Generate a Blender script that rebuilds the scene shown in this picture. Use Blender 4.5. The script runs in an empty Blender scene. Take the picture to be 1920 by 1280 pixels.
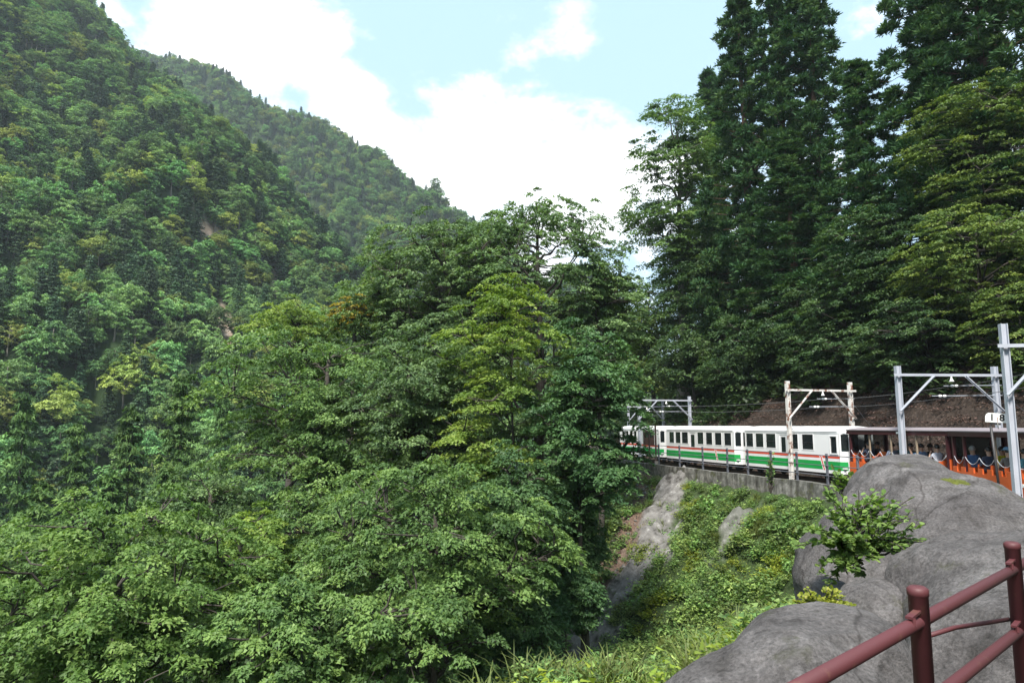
import bpy, bmesh, math, random
import numpy as np
from mathutils import Vector, Matrix
R = math.radians
# ------------------------------------------------------------------ camera, sky, sun, exposure
scene = bpy.context.scene
PITCH = R(7.0)
cam_d = bpy.data.cameras.new("camera"); cam = bpy.data.objects.new("camera", cam_d)
scene.collection.objects.link(cam)
cam_d.lens = 24.0; cam_d.sensor_width = 36.0; cam_d.clip_start = 0.05; cam_d.clip_end = 6000
cam.location = (0, 0, 0); cam.rotation_euler = (R(90) + PITCH, 0, 0)
scene.camera = cam
SUN_EL, SUN_AZ = R(55), R(-160)          # azimuth measured from +Y towards +X
world = bpy.data.worlds.new("World"); scene.world = world; world.use_nodes = True
sun_d = bpy.data.lights.new("sun", 'SUN'); sun = bpy.data.objects.new("sun", sun_d)
scene.collection.objects.link(sun)
sun_d.energy = 4.6; sun_d.angle = R(11); sun_d.color = (1.0, 0.95, 0.86)
sdir = Vector((math.sin(SUN_AZ) * math.cos(SUN_EL), math.cos(SUN_AZ) * math.cos(SUN_EL), math.sin(SUN_EL)))
sun.rotation_euler = (-sdir).to_track_quat('-Z', 'Y').to_euler()
sun.location = sdir * 300
vs = scene.view_settings
vs.view_transform = 'Standard'; vs.look = 'None'; vs.gamma = 1.0; vs.use_curve_mapping = False
vs.exposure = 1.06
scene.cycles.use_denoising = True
scene.cycles.max_bounces = 6; scene.cycles.diffuse_bounces = 3; scene.cycles.glossy_bounces = 2
scene.cycles.transmission_bounces = 4; scene.cycles.transparent_max_bounces = 6; scene.cycles.volume_bounces = 0
scene.cycles.caustics_reflective = False; scene.cycles.caustics_refractive = False
scene.cycles.volume_step_rate = 4

F = 1280.0
cP, sP = math.cos(PITCH), math.sin(PITCH)
def ray(u, v):
    a = (u - 960.0) / F; b = (640.0 - v) / F
    return np.array((a, cP - b * sP, sP + b * cP))
def at(u, v, Y):
    r = ray(u, v); return r * (Y / r[1])
def proj(p):
    p = np.asarray(p, float); x, y, z = p[..., 0], p[..., 1], p[..., 2]
    d = y * cP + z * sP; q = -y * sP + z * cP
    return 960 + F * x / d, 640 - F * q / d, d

# ------------------------------------------------------------------ sky with clouds
def build_world():
    nt = world.node_tree; N = nt.nodes; L = nt.links
    for n in list(N): N.remove(n)
    out = N.new('ShaderNodeOutputWorld'); bg = N.new('ShaderNodeBackground'); bg.inputs['Strength'].default_value = 0.085
    L.new(bg.outputs[0], out.inputs[0])
    sky = N.new('ShaderNodeTexSky'); sky.sky_type = 'NISHITA'; sky.sun_disc = False
    sky.sun_elevation = SUN_EL; sky.sun_rotation = SUN_AZ; sky.altitude = 400; sky.air_density = 1.0; sky.dust_density = 1.6; sky.ozone_density = 1.0
    tc = N.new('ShaderNodeTexCoord')
    sep = N.new('ShaderNodeSeparateXYZ'); L.new(tc.outputs['Generated'], sep.inputs[0])
    mp = N.new('ShaderNodeMapping'); mp.inputs['Scale'].default_value = (1, 1, 1.7); L.new(tc.outputs['Generated'], mp.inputs[0])
    def math_(op, a, b, c=None):
        m = N.new('ShaderNodeMath'); m.operation = op
        for i, x in enumerate((a, b, c)):
            if x is None: continue
            if isinstance(x, (int, float)): m.inputs[i].default_value = x
            else: L.new(x, m.inputs[i])
        return m.outputs[0]
    nz = N.new('ShaderNodeTexNoise'); nz.inputs['Scale'].default_value = 5.5; nz.inputs['Detail'].default_value = 9; nz.inputs['Roughness'].default_value = 0.56
    nz.inputs['Distortion'].default_value = 0.3
    L.new(mp.outputs[0], nz.inputs['Vector'])
    acc = nz.outputs['Fac']
    # cumulus banks standing in the sky (direction, angular size, weight)
    for (u, v, rad, w) in ((500, 90, 0.15, 0.30), (400, 40, 0.12, .2), (960, 360, 0.22, 0.22), (700, 260, 0.14, .15), (1150, 330, 0.18, 0.18), (850, 200, 0.10, .13),
                           (705, 160, 0.05, .16), (700, 62, 0.03, .14), (1070, 50, 0.07, .15), (980, 100, .05, .1),
                           (880, 60, 0.17, -0.20), (1200, 90, 0.19, -0.24), (1020, 130, .10, -.08), (700, 110, 0.06, -.08), (790, 100, .12, -.12), (300, 20, .07, -.1)):
        d = ray(u, v); d = d / np.linalg.norm(d)
        dn = N.new('ShaderNodeVectorMath'); dn.operation = 'DISTANCE'; L.new(tc.outputs['Generated'], dn.inputs[0]); dn.inputs[1].default_value = d
        mr = N.new('ShaderNodeMapRange'); mr.interpolation_type = 'SMOOTHSTEP'
        mr.inputs['From Min'].default_value = rad; mr.inputs['From Max'].default_value = 0.0
        mr.inputs['To Min'].default_value = 0; mr.inputs['To Max'].default_value = w
        L.new(dn.outputs['Value'], mr.inputs['Value'])
        acc = math_('ADD', acc, mr.outputs[0])
    # banks pile up towards the horizon
    lo = N.new('ShaderNodeMapRange'); lo.inputs['From Min'].default_value = 0.55; lo.inputs['From Max'].default_value = 0.05
    lo.inputs['To Min'].default_value = 0; lo.inputs['To Max'].default_value = 0.14; L.new(sep.outputs['Z'], lo.inputs['Value'])
    acc = math_('ADD', acc, lo.outputs[0])
    mk = N.new('ShaderNodeMapRange'); mk.interpolation_type = 'SMOOTHSTEP'
    n2 = N.new('ShaderNodeTexNoise'); n2.inputs['Scale'].default_value = 19; n2.inputs['Detail'].default_value = 8; n2.inputs['Roughness'].default_value = 0.62; L.new(mp.outputs[0], n2.inputs['Vector'])
    acc = math_('ADD', acc, math_('MULTIPLY', math_('SUBTRACT', n2.outputs['Fac'], 0.5), 0.50))
    mk.inputs['From Min'].default_value = 0.50; mk.inputs['From Max'].default_value = 0.80; L.new(acc, mk.inputs['Value'])
    mix = N.new('ShaderNodeMix'); mix.data_type = 'RGBA'
    L.new(mk.outputs[0], mix.inputs['Factor'])
    tint = N.new('ShaderNodeMix'); tint.data_type = 'RGBA'; tint.inputs['Factor'].default_value = 0.6
    L.new(sky.outputs[0], tint.inputs['A']); tint.inputs['B'].default_value = (5.2, 7.6, 9.0, 1)   # thin bright veil in the air
    L.new(tint.outputs['Result'], mix.inputs['A'])
    mix.inputs['B'].default_value = (11.5, 11.6, 11.8, 1)
    L.new(mix.outputs['Result'], bg.inputs['Color'])
build_world()

# ------------------------------------------------------------------ helpers
COL = scene.collection
def tag(o, label=None, cat=None, group=None, kind=None):
    if label: o['label'] = label
    if cat: o['category'] = cat
    if group: o['group'] = group
    if kind: o['kind'] = kind
    return o
def empty(name, loc=(0, 0, 0), rz=0.0):
    o = bpy.data.objects.new(name, None); COL.objects.link(o)
    o.location = loc; o.rotation_euler = (0, 0, rz); o.empty_display_size = 0.3
    return o
def mesh_np(name, V, Q=None, T=None, mats=(), smooth=False, tint=None, midx=None):
    me = bpy.data.meshes.new(name)
    V = np.asarray(V, np.float32).reshape(-1, 3)
    loops = []; starts = []; tot = []
    n = 0
    if Q is not None and len(Q):
        Q = np.asarray(Q, np.int32); loops.append(Q.ravel()); starts.append(np.arange(len(Q)) * 4); tot.append(np.full(len(Q), 4)); n = Q.size
    if T is not None and len(T):
        T = np.asarray(T, np.int32); loops.append(T.ravel()); starts.append(n + np.arange(len(T)) * 3); tot.append(np.full(len(T), 3))
    loops = np.concatenate(loops); starts = np.concatenate(starts); tot = np.concatenate(tot)
    me.vertices.add(len(V)); me.vertices.foreach_set('co', V.ravel())
    me.loops.add(len(loops)); me.loops.foreach_set('vertex_index', loops.astype(np.int32))
    me.polygons.add(len(starts)); me.polygons.foreach_set('loop_start', starts.astype(np.int32)); me.polygons.foreach_set('loop_total', tot.astype(np.int32))
    me.polygons.foreach_set('use_smooth', np.full(len(starts), smooth))
    if midx is not None: me.polygons.foreach_set('material_index', np.asarray(midx, np.int32))
    for m in mats: me.materials.append(m)
    me.update(calc_edges=True)
    if tint is not None:
        a = me.attributes.new('tint', 'FLOAT', 'FACE'); a.data.foreach_set('value', np.asarray(tint, np.float32))
    return me
def link(name, me, parent=None, loc=None):
    o = bpy.data.objects.new(name, me); COL.objects.link(o)
    if parent is not None: o.parent = parent
    if loc is not None: o.location = loc
    return o
class MB:
    """collects simple solids into ONE mesh (one part)"""
    def __init__(s): s.V = []; s.Q = []; s.T = []; s.n = 0
    def add(s, V, Q=None, T=None):
        V = np.asarray(V, float).reshape(-1, 3)
        if Q is not None: s.Q.append(np.asarray(Q).reshape(-1, 4) + s.n)
        if T is not None: s.T.append(np.asarray(T).reshape(-1, 3) + s.n)
        s.V.append(V); s.n += len(V)
    def box(s, a, b):
        x0, y0, z0 = [min(p, q) for p, q in zip(a, b)]; x1, y1, z1 = [max(p, q) for p, q in zip(a, b)]
        s.add([(x0, y0, z0), (x1, y0, z0), (x1, y1, z0), (x0, y1, z0), (x0, y0, z1), (x1, y0, z1), (x1, y1, z1), (x0, y1, z1)],
              [(3, 2, 1, 0), (4, 5, 6, 7), (0, 1, 5, 4), (1, 2, 6, 5), (2, 3, 7, 6), (3, 0, 4, 7)])
        return s
    def bar(s, p, q, w, h, up=(0, 0, 1)):
        p = np.array(p, float); q = np.array(q, float); d = q - p; d /= np.linalg.norm(d)
        a = np.cross(d, up)
        if np.linalg.norm(a) < 1e-6: a = np.cross(d, (1, 0, 0))
        a /= np.linalg.norm(a); b = np.cross(a, d)
        c = [p + a * sx * w / 2 + b * sz * h / 2 for sx, sz in ((-1, -1), (1, -1), (1, 1), (-1, 1))] + [q + a * sx * w / 2 + b * sz * h / 2 for sx, sz in ((-1, -1), (1, -1), (1, 1), (-1, 1))]
        s.add(c, [(0, 1, 2, 3), (7, 6, 5, 4), (0, 4, 5, 1), (1, 5, 6, 2), (2, 6, 7, 3), (3, 7, 4, 0)])
        return s
    def tube(s, pts, rad, sides=8, cap=True):
        V, Q, T = tube_np(pts, rad, sides, cap); s.add(V, Q, T if len(T) else None); return s
    def prism(s, poly, y0, y1):
        """outline in x,z extruded along y"""
        n = len(poly); V = [(x, y0, z) for x, z in poly] + [(x, y1, z) for x, z in poly]
        Q = [(i, (i + 1) % n, n + (i + 1) % n, n + i) for i in range(n)]
        V += [(sum(p[0] for p in poly) / n, y0, sum(p[1] for p in poly) / n), (sum(p[0] for p in poly) / n, y1, sum(p[1] for p in poly) / n)]
        T = [(2 * n, (i + 1) % n, i) for i in range(n)] + [(2 * n + 1, n + i, n + (i + 1) % n) for i in range(n)]
        s.add(V, Q, T); return s
    def mesh(s, name, mats, smooth=False):
        return mesh_np(name, np.concatenate(s.V), np.concatenate(s.Q) if s.Q else None, np.concatenate(s.T) if s.T else None, mats if isinstance(mats, (list, tuple)) else (mats,), smooth)
    def build(s, name, mat, parent=None, smooth=False, bevel=0.0):
        o = link(name, s.mesh(name, mat, smooth), parent)
        if bevel:
            b = o.modifiers.new('bevel', 'BEVEL'); b.width = bevel; b.segments = 2; b.limit_method = 'ANGLE'; b.angle_limit = R(40)
        return o
def tube_np(pts, rad, sides=6, cap=True):
    pts = np.asarray(pts, float); k = len(pts)
    rad = np.full(k, rad) if np.isscalar(rad) else np.asarray(rad, float)
    t = np.gradient(pts, axis=0); t /= np.linalg.norm(t, axis=1)[:, None] + 1e-9
    ref = np.array((0.0, 0, 1)) if abs(t[:, 2]).mean() < 0.8 else np.array((1.0, 0, 0))
    a = np.cross(t, ref); a /= np.linalg.norm(a, axis=1)[:, None] + 1e-9
    b = np.cross(t, a)
    ang = np.arange(sides) * 2 * math.pi / sides
    V = pts[:, None, :] + rad[:, None, None] * (np.cos(ang)[None, :, None] * a[:, None, :] + np.sin(ang)[None, :, None] * b[:, None, :])
    V = V.reshape(-1, 3)
    i = np.arange(k - 1)[:, None] * sides; j = np.arange(sides)[None, :]; j2 = (j + 1) % sides
    Q = np.stack([i + j, i + j2, i + sides + j2, i + sides + j], -1).reshape(-1, 4)
    T = np.zeros((0, 3), int)
    if cap:
        V = np.concatenate([V, pts[:1], pts[-1:]]); c0 = k * sides; c1 = c0 + 1
        jj = np.arange(sides); jn = (jj + 1) % sides
        T = np.concatenate([np.stack([np.full(sides, c0), jn, jj], 1), np.stack([np.full(sides, c1), (k - 1) * sides + jj, (k - 1) * sides + jn], 1)])
    return V, Q, T
class Noise:
    """cheap smooth noise: a sum of random waves"""
    def __init__(s, seed, n=24, f=1.0, dim=3, spread=2.2):
        r = np.random.default_rng(seed); d = r.normal(size=(n, dim)); d /= np.linalg.norm(d, axis=1)[:, None]
        fr = f * np.exp(r.uniform(0, math.log(spread), n)); s.k = d * fr[:, None]; s.p = r.uniform(0, 6.283, n); s.n = n
    def __call__(s, P):
        P = np.asarray(P, float)
        return np.sin(np.tensordot(P, s.k.T, 1) * 6.283 + s.p).sum(-1) / math.sqrt(s.n / 2) * 0.5
def sstep(a, b, x):
    t = np.clip((x - a) / (b - a), 0, 1); return t * t * (3 - 2 * t)

# ------------------------------------------------------------------ materials
def new_mat(name):
    m = bpy.data.materials.new(name); m.use_nodes = True
    nt = m.node_tree; b = nt.nodes['Principled BSDF']
    return m, nt, b
def N_(nt, t, **kw):
    n = nt.nodes.new(t)
    for k, v in kw.items():
        if k in n.inputs: n.inputs[k].default_value = v
        else: setattr(n, k, v)
    return n
def ramp(nt, stops, src):
    r = nt.nodes.new('ShaderNodeValToRGB'); e = r.color_ramp.elements
    while len(e) < len(stops): e.new(0.5)
    for i, (p, c) in enumerate(stops): e[i].position = p; e[i].color = (*c, 1) if len(c) == 3 else c
    nt.links.new(src, r.inputs[0]); return r.outputs[0]
GAIN = 1.2
def leaf_mat(name, dark, mid, light, rare=None, trans=0.32, rough=0.55, objvar=0.16, spec=0.35, gain=1.0):
    gain *= GAIN
    dark, mid, light = [(c[0] * gain * 1.12, c[1] * gain, c[2] * gain * 1.08) for c in (dark, mid, light)]
    m, nt, b = new_mat(name); L = nt.links
    a = N_(nt, 'ShaderNodeAttribute', attribute_name='tint')
    st = [(0.0, dark), (0.5, mid), (0.93, light)] + ([(1.0, rare)] if rare else [])
    c = ramp(nt, st, a.outputs['Fac'])
    oi = N_(nt, 'ShaderNodeObjectInfo')
    hs = N_(nt, 'ShaderNodeHueSaturation')
    mr = N_(nt, 'ShaderNodeMapRange'); mr.inputs['To Min'].default_value = 0.5 - 0.05 * objvar; mr.inputs['To Max'].default_value = 0.5 + 0.008 * objvar
    L.new(oi.outputs['Random'], mr.inputs['Value']); L.new(mr.outputs[0], hs.inputs['Hue'])
    mm = N_(nt, 'ShaderNodeMath', operation='MULTIPLY'); L.new(oi.outputs['Random'], mm.inputs[0]); mm.inputs[1].default_value = 7.31
    fr = N_(nt, 'ShaderNodeMath', operation='FRACT'); L.new(mm.outputs[0], fr.inputs[0])
    mv = N_(nt, 'ShaderNodeMapRange'); mv.inputs['To Min'].default_value = 1 - 0.55 * objvar; mv.inputs['To Max'].default_value = 1 + 0.6 * objvar
    L.new(fr.outputs[0], mv.inputs['Value']); L.new(mv.outputs[0], hs.inputs['Value'])
    L.new(c, hs.inputs['Color'])
    L.new(hs.outputs[0], b.inputs['Base Color']); b.inputs['Roughness'].default_value = rough; b.inputs['Specular IOR Level'].default_value = spec
    tr = N_(nt, 'ShaderNodeBsdfTranslucent'); mx = N_(nt, 'ShaderNodeMixShader'); mx.inputs[0].default_value = trans
    br = N_(nt, 'ShaderNodeMix', data_type='RGBA', blend_type='MULTIPLY'); br.inputs['Factor'].default_value = 1.0
    L.new(hs.outputs[0], br.inputs['A']); br.inputs['B'].default_value = (1.25, 1.3, 0.6, 1)
    L.new(br.outputs['Result'], tr.inputs['Color'])
    out = nt.nodes['Material Output']
    L.new(b.outputs[0], mx.inputs[1]); L.new(tr.outputs[0], mx.inputs[2]); L.new(mx.outputs[0], out.inputs['Surface'])
    return m
def plain(name, col, rough=0.5, metal=0.0, noise=0.0, scale=6.0, col2=None, bump=0.0, spec=0.5, detail=6, thr=(0.35, 0.7)):
    m, nt, b = new_mat(name); L = nt.links
    b.inputs['Roughness'].default_value = rough; b.inputs['Metallic'].default_value = metal; b.inputs['Specular IOR Level'].default_value = spec
    b.inputs['Base Color'].default_value = (*col, 1)
    if noise or col2 or bump:
        tc = N_(nt, 'ShaderNodeTexCoord'); nz = N_(nt, 'ShaderNodeTexNoise', Scale=scale, Detail=detail, Roughness=0.6)
        L.new(tc.outputs['Object'], nz.inputs['Vector'])
        if col2 is None: col2 = tuple(c * (1 - noise) for c in col)
        L.new(ramp(nt, [(thr[0], col), (thr[1], col2)], nz.outputs['Fac']), b.inputs['Base Color'])
        if bump:
            bp = N_(nt, 'ShaderNodeBump', Strength=bump, Distance=0.05); L.new(nz.outputs['Fac'], bp.inputs['Height']); L.new(bp.outputs[0], b.inputs['Normal'])
    return m
M = {}
# ------------------------------------------------------------------ foliage makers
rng0 = np.random.default_rng(5)
M['bark'] = plain('bark', (0.060, 0.050, 0.042), 0.9, noise=0.55, scale=9, bump=0.5)
M['bark_pale'] = plain('bark_pale', (0.22, 0.20, 0.17), 0.9, noise=0.5, scale=9, bump=0.4)
M['bark_cedar'] = plain('bark_cedar', (0.13, 0.075, 0.05), 0.9, noise=0.5, scale=14, bump=0.5)
def quad_leaves(C, A, Nn, l, w, fold=0.12):
    """C centres, A long axis, Nn face normal (all N,3); l,w sizes -> rhombic leaves"""
    A = A / (np.linalg.norm(A, axis=1)[:, None] + 1e-9)
    B = np.cross(Nn, A); B /= np.linalg.norm(B, axis=1)[:, None] + 1e-9
    Nn = np.cross(A, B)
    l = np.asarray(l)[:, None]; w = np.asarray(w)[:, None]
    # each leaf one pointed triangle, its broad end tipped up a little
    V = np.stack([C + A * l * .55 - Nn * l * .06, C - A * l * .4 + B * w * .52 + Nn * w * fold, C - A * l * .45 - B * w * .52 + Nn * w * fold], 1)
    return V.reshape(-1, 3), np.arange(len(C) * 3).reshape(-1, 3)
def rand_unit(r, n):
    d = r.normal(size=(n, 3)); return d / np.linalg.norm(d, axis=1)[:, None]
def pads_to_leaves(r, P, out, pr, lpp, leaf, flat, tilt=0.45, aspect=0.62, padtint=None):
    """P pad centres, out: outward unit (x,y,z), pr: pad radius per pad"""
    n = len(P); N = n * lpp
    k = np.repeat(np.arange(n), lpp)
    rad = np.sqrt(r.uniform(0, 1, N)); th = r.uniform(0, 6.283, N)
    # irregular star-shaped outline of a spray
    lob = 0.72 + 0.28 * np.sin(th * 3 + r.uniform(0, 6.28, n)[k]) + 0.16 * np.sin(th * 5 + r.uniform(0, 6.28, n)[k])
    rr = rad * lob * pr[k]
    o = out[k]; oh = o[:, :2] / (np.linalg.norm(o[:, :2], axis=1)[:, None] + 1e-6)
    x = np.cos(th) * rr; y = np.sin(th) * rr
    rad_out = (x * oh[:, 0] + y * oh[:, 1])
    z = pr[k] * flat * (1 - rad ** 2) - 0.28 * rad_out - 0.10 * np.abs(rr) + r.normal(0, 0.16, N) * pr[k] * (flat + .22)
    C = P[k] + np.stack([x, y, z], 1)
    A = np.stack([x, y, np.zeros(N)], 1) / (rr[:, None] + 1e-6) * 0.9 + np.concatenate([oh, np.zeros((N, 1))], 1) * 0.5 + r.normal(0, 0.45, (N, 3)); A[:, 2] -= 0.25
    Nn = np.array((0, 0, 1.0)) + r.normal(0, tilt, (N, 3)) + 0.25 * o
    l = leaf * r.uniform(0.7, 1.3, N); V, Q = quad_leaves(C, A, Nn, l, l * aspect)
    pt = r.uniform(0, 1, n) if padtint is None else padtint
    tint = np.clip(0.62 * pt[k] + 0.38 * r.uniform(0, 1, N), 0, 1)
    return V, Q, tint
def limb(r, p0, p1, r0, r1, sag=0.15, n=6, wob=0.05):
    p0 = np.array(p0, float); p1 = np.array(p1, float); t = np.linspace(0, 1, n)[:, None]
    mid = (p0 + p1) / 2; d = np.linalg.norm(p1 - p0); mid[2] += sag * d
    P = (1 - t) ** 2 * p0 + 2 * t * (1 - t) * mid + t ** 2 * p1
    P[1:-1] += r.normal(0, wob * d, (n - 2, 3)); return P, np.linspace(r0, r1, n)
def broadleaf(name, seed, H, rx, rz, npads, lpp, leaf, lmat, bark, pad=1.0, flat=0.22, lump=0.28, cone=0.0, inner=0.5, twigs=True, trunk_r=None, lean=0.0, sides=7, stems=1, fine=1.7, tight=.58, tilt=.4, under=0.55, aspect=.66, bough=7, dense=1.55):
    """returns (trunk mesh, crown mesh); base at the origin, top at H"""
    npads = int(npads * fine); lpp = max(8, int(lpp / fine)); pad = pad * fine ** -.55; bough = bough * fine
    r = np.random.default_rng(seed); zc = H - rz
    nz = Noise(seed + 1, 14, 0.42, 3); nb = max(10, int(npads / bough)); d = rand_unit(r, nb * 3)
    keep = (d[:, 2] > -under) | (r.uniform(size=len(d)) < 0.25); d = d[keep][:nb]
    rho = (inner + (1 - inner) * r.uniform(0, 1, len(d)) ** 0.6) * (1 + lump * nz(d * 1.0))
    BC = d * rho[:, None] * np.array((rx, rx, rz))
    k = kb = r.integers(0, len(BC), npads); br = pad * bough ** .5 * .62          # pads gather into boughs
    P = BC[k] + r.normal(0, 1, (npads, 3)) * np.array((br, br, br * .5)) * tight - d[k] * 0.25 * br
    ee = np.linalg.norm(P / np.array((rx, rx, rz)), axis=1); P *= np.where(ee > 1.12, 1.12 / ee, 1)[:, None]
    d = P / (np.linalg.norm(P / np.array((rx, rx, rz)), axis=1)[:, None] * np.array((rx, rx, rz)) + 1e-6); d /= np.linalg.norm(d, axis=1)[:, None] + 1e-6
    if cone:
        h = np.clip((P[:, 2] + rz) / (2 * rz), 0, 1); k = (1 - cone * h) * 1.15; P[:, :2] *= k[:, None]
    P[:, 2] += zc; P[:, 0] += lean * (P[:, 2] / H)
    out = d.copy(); out[:, 2] *= 0.6
    pr = pad * r.uniform(0.6, 1.25, len(P)) * (1.0 - (0.45 * np.clip((P[:, 2] - zc) / rz, 0, 1) if cone else 0))
    V, Q, tint = pads_to_leaves(r, P, out, pr, int(lpp * dense), leaf / math.sqrt(dense) * 1.04, flat, tilt, aspect)
    crown = mesh_np(name + '_crown', V, None, Q, mats=(lmat,), tint=tint)
    # trunk and limbs
    mb = MB(); tr = trunk_r or 0.018 * H + 0.06
    top = H - rz * 0.35; n = 9; t = np.linspace(0, 1, n)
    axis = []
    for sidx in range(stems):
        off = r.normal(0, rx * 0.3, 2) if sidx else np.zeros(2)
        ax = np.stack([lean * t * top / H + off[0] * t, off[1] * t, t * top], 1); ax[1:, :2] += np.cumsum(r.normal(0, 0.02 * H / n * 2, (n - 1, 2)), 0)
        mb.tube(ax, tr * (1.0 if not sidx else .7) * (1 - 0.82 * t ** 0.9) * (1 + 0.5 * np.exp(-t * 14)), sides); axis.append(ax)
    nl = 14 if twigs else 6
    BT = np.array([P[kb == q].mean(0) for q in range(len(BC)) if (kb == q).sum() > 2]); BT[:, :2] *= .92
    idx = r.permutation(len(BT))[:nl * 2]
    nodes = [axis[0][n // 2:]]
    for j in idx:
        ax = axis[r.integers(stems)]; p = BT[j]; hz = np.clip(p[2] - np.linalg.norm(p[:2] - ax[n // 2, :2]) * r.uniform(0.45, 0.8), zc - rz * 1.05, top * 0.97)
        hz = max(hz, 0.12 * H); i = np.clip(hz / top * (n - 1), 0, n - 1.001); i0 = int(i); q = ax[i0] + (ax[i0 + 1] - ax[i0]) * (i - i0)
        L_, rad = limb(r, q, p, tr * 0.34 * (1.1 - 0.6 * hz / H), 0.018, r.uniform(0.02, 0.16), 7, 0.035)
        mb.tube(L_, rad, max(4, sides - 2), False); nodes.append(L_[2:])
    if twigs:
        NN = np.concatenate(nodes)
        for p in P:
            dd = np.linalg.norm((NN - p) * np.array((1, 1, 1.4)), axis=1) + 0.9 * (NN[:, 2] > p[2]); q = NN[int(np.argmin(dd))]
            if np.linalg.norm(p - q) > 0.3 and r.uniform() < .6:
                L_, rad = limb(r, q, p, 0.035, 0.01, 0.06, 4, 0.05); mb.tube(L_, rad, 4, False)
    trunk = mb.mesh(name + '_trunk', bark, True)
    return trunk, crown
def conifer(name, seed, H, rmax, nbr, lmat, bark, needles=46, puff=0.62, blade=(0.42, 0.075), style='puff', base=0.12, power=0.75, sides=7, step=0.62, twist=0.0):
    r = np.random.default_rng(seed); mb = MB(); tr = 0.013 * H + 0.07; n = 10; t = np.linspace(0, 1, n)
    ax = np.stack([0 * t, 0 * t, t * H], 1); ax[1:, :2] += np.cumsum(r.normal(0, 0.012 * H / n, (n - 1, 2)), 0)
    mb.tube(ax, tr * (1 - 0.93 * t) * (1 + 0.4 * np.exp(-t * 14)), sides)
    C = []; O = []; S = []
    for b in range(nbr):
        h = base + (1 - base) * ((b + r.uniform()) / nbr) ** 1.0; az = b * 2.39996 + r.normal(0, 0.3)
        Lb = (rmax * (1 - h) ** power * r.uniform(0.62, 1.22) + 0.25)
        lo = sstep(base, base + 0.12, np.array(h)) * 0.35 + 0.65; Lb = Lb * lo
        z0 = h * H; i = h * (n - 1); i0 = min(int(i), n - 2); q = ax[i0] + (ax[i0 + 1] - ax[i0]) * (i - i0)
        m = 6; s = np.linspace(0, 1, m)
        dz = Lb * ((-0.45 * s + 0.42 * s ** 2) if style == 'puff' else (0.10 * s - 0.30 * s ** 2)) * (1.0 - 0.5 * h) + (Lb * s * 0.75 * max(0, h - 0.6) / 0.4 if style == 'puff' else 0)
        B = np.stack([q[0] + np.cos(az) * Lb * s, q[1] + np.sin(az) * Lb * s, z0 + dz], 1); B[1:] += r.normal(0, 0.03 * Lb, (m - 1, 3))
        mb.tube(B, np.linspace(0.045 * (1.2 - h), 0.012, m), 4, False)
        k = max(2, int(Lb * 0.78 / step)); sv = np.linspace(0.28, 1.0, k) + r.normal(0, 0.03, k)
        for s_ in np.clip(sv, 0, 1):
            f = s_ * (m - 1); f0 = min(int(f), m - 2); p = B[f0] + (B[f0 + 1] - B[f0]) * (f - f0)
            for side in ((0, -1, 1) if style == 'flat' else ((0, 1) if s_ > 0.45 else (0,))):
                off = np.array((-np.sin(az), np.cos(az), 0)) * side * (r.uniform(0.3, 0.9) * puff * (1.25 if style == 'flat' else .9) * (1 if r.uniform() < .5 or style == 'flat' else -1))
                C.append(p + off + r.normal(0, 0.1, 3)); O.append((np.cos(az) + off[0] * .4, np.sin(az) + off[1] * .4, 0.35)); S.append(puff * r.uniform(0.7, 1.25) * (0.65 + 0.45 * (1 - h)))
    for q in range(3): C.append(np.array((ax[-1, 0], ax[-1, 1], H - 0.25 * q))); O.append((0.1, 0, 1)); S.append(puff * 0.45)
    C = np.array(C); O = np.array(O, float); O /= np.linalg.norm(O, axis=1)[:, None]; S = np.array(S)
    if style == 'puff':
        k = np.repeat(np.arange(len(C)), needles); N = len(k)
        d = rand_unit(r, N) * 0.9 + O[k] * 0.35 + np.array((0, 0, 0.45)); d /= np.linalg.norm(d, axis=1)[:, None]
        lob = .8 + .2 * np.sin(7 * d[:, 0] + 5 * d[:, 1] + k) ; rr = r.uniform(0.35, 1.0, N) ** .6 * S[k] * lob
        cc = C[k] + d * rr[:, None] * np.array((1, 1, 0.78))
        A = d * 1.2 + r.normal(0, 0.3, (N, 3)); A[:, 2] += 0.15
        l = blade[0] * r.uniform(0.7, 1.3, N); V, Q = quad_leaves(cc, A, rand_unit(r, N) + d, l, np.full(N, blade[1]) * r.uniform(.7, 1.3, N), 0.05)
        tint = np.clip(0.5 * r.uniform(0, 1, len(C))[k] + 0.5 * r.uniform(0, 1, N), 0, 1)
    else:
        V, Q, tint = pads_to_leaves(r, C, O, S, needles, blade[0], 0.10, 0.3, blade[1] / blade[0])
    return mb.mesh(name + '_trunk', bark, True), mesh_np(name + '_crown', V, None, Q, mats=(lmat,), tint=tint)
def plant_tree(name, meshes, loc, rz=0.0, sc=(1, 1, 1), label=None, cat='tree', group=None, parts=('trunk', 'crown')):
    e = empty(name, loc, rz); e.scale = sc if not np.isscalar(sc) else (sc,) * 3
    for nm, me in zip(parts, meshes): link(nm, me, e)
    tag(e, label, cat, group); return e
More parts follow.
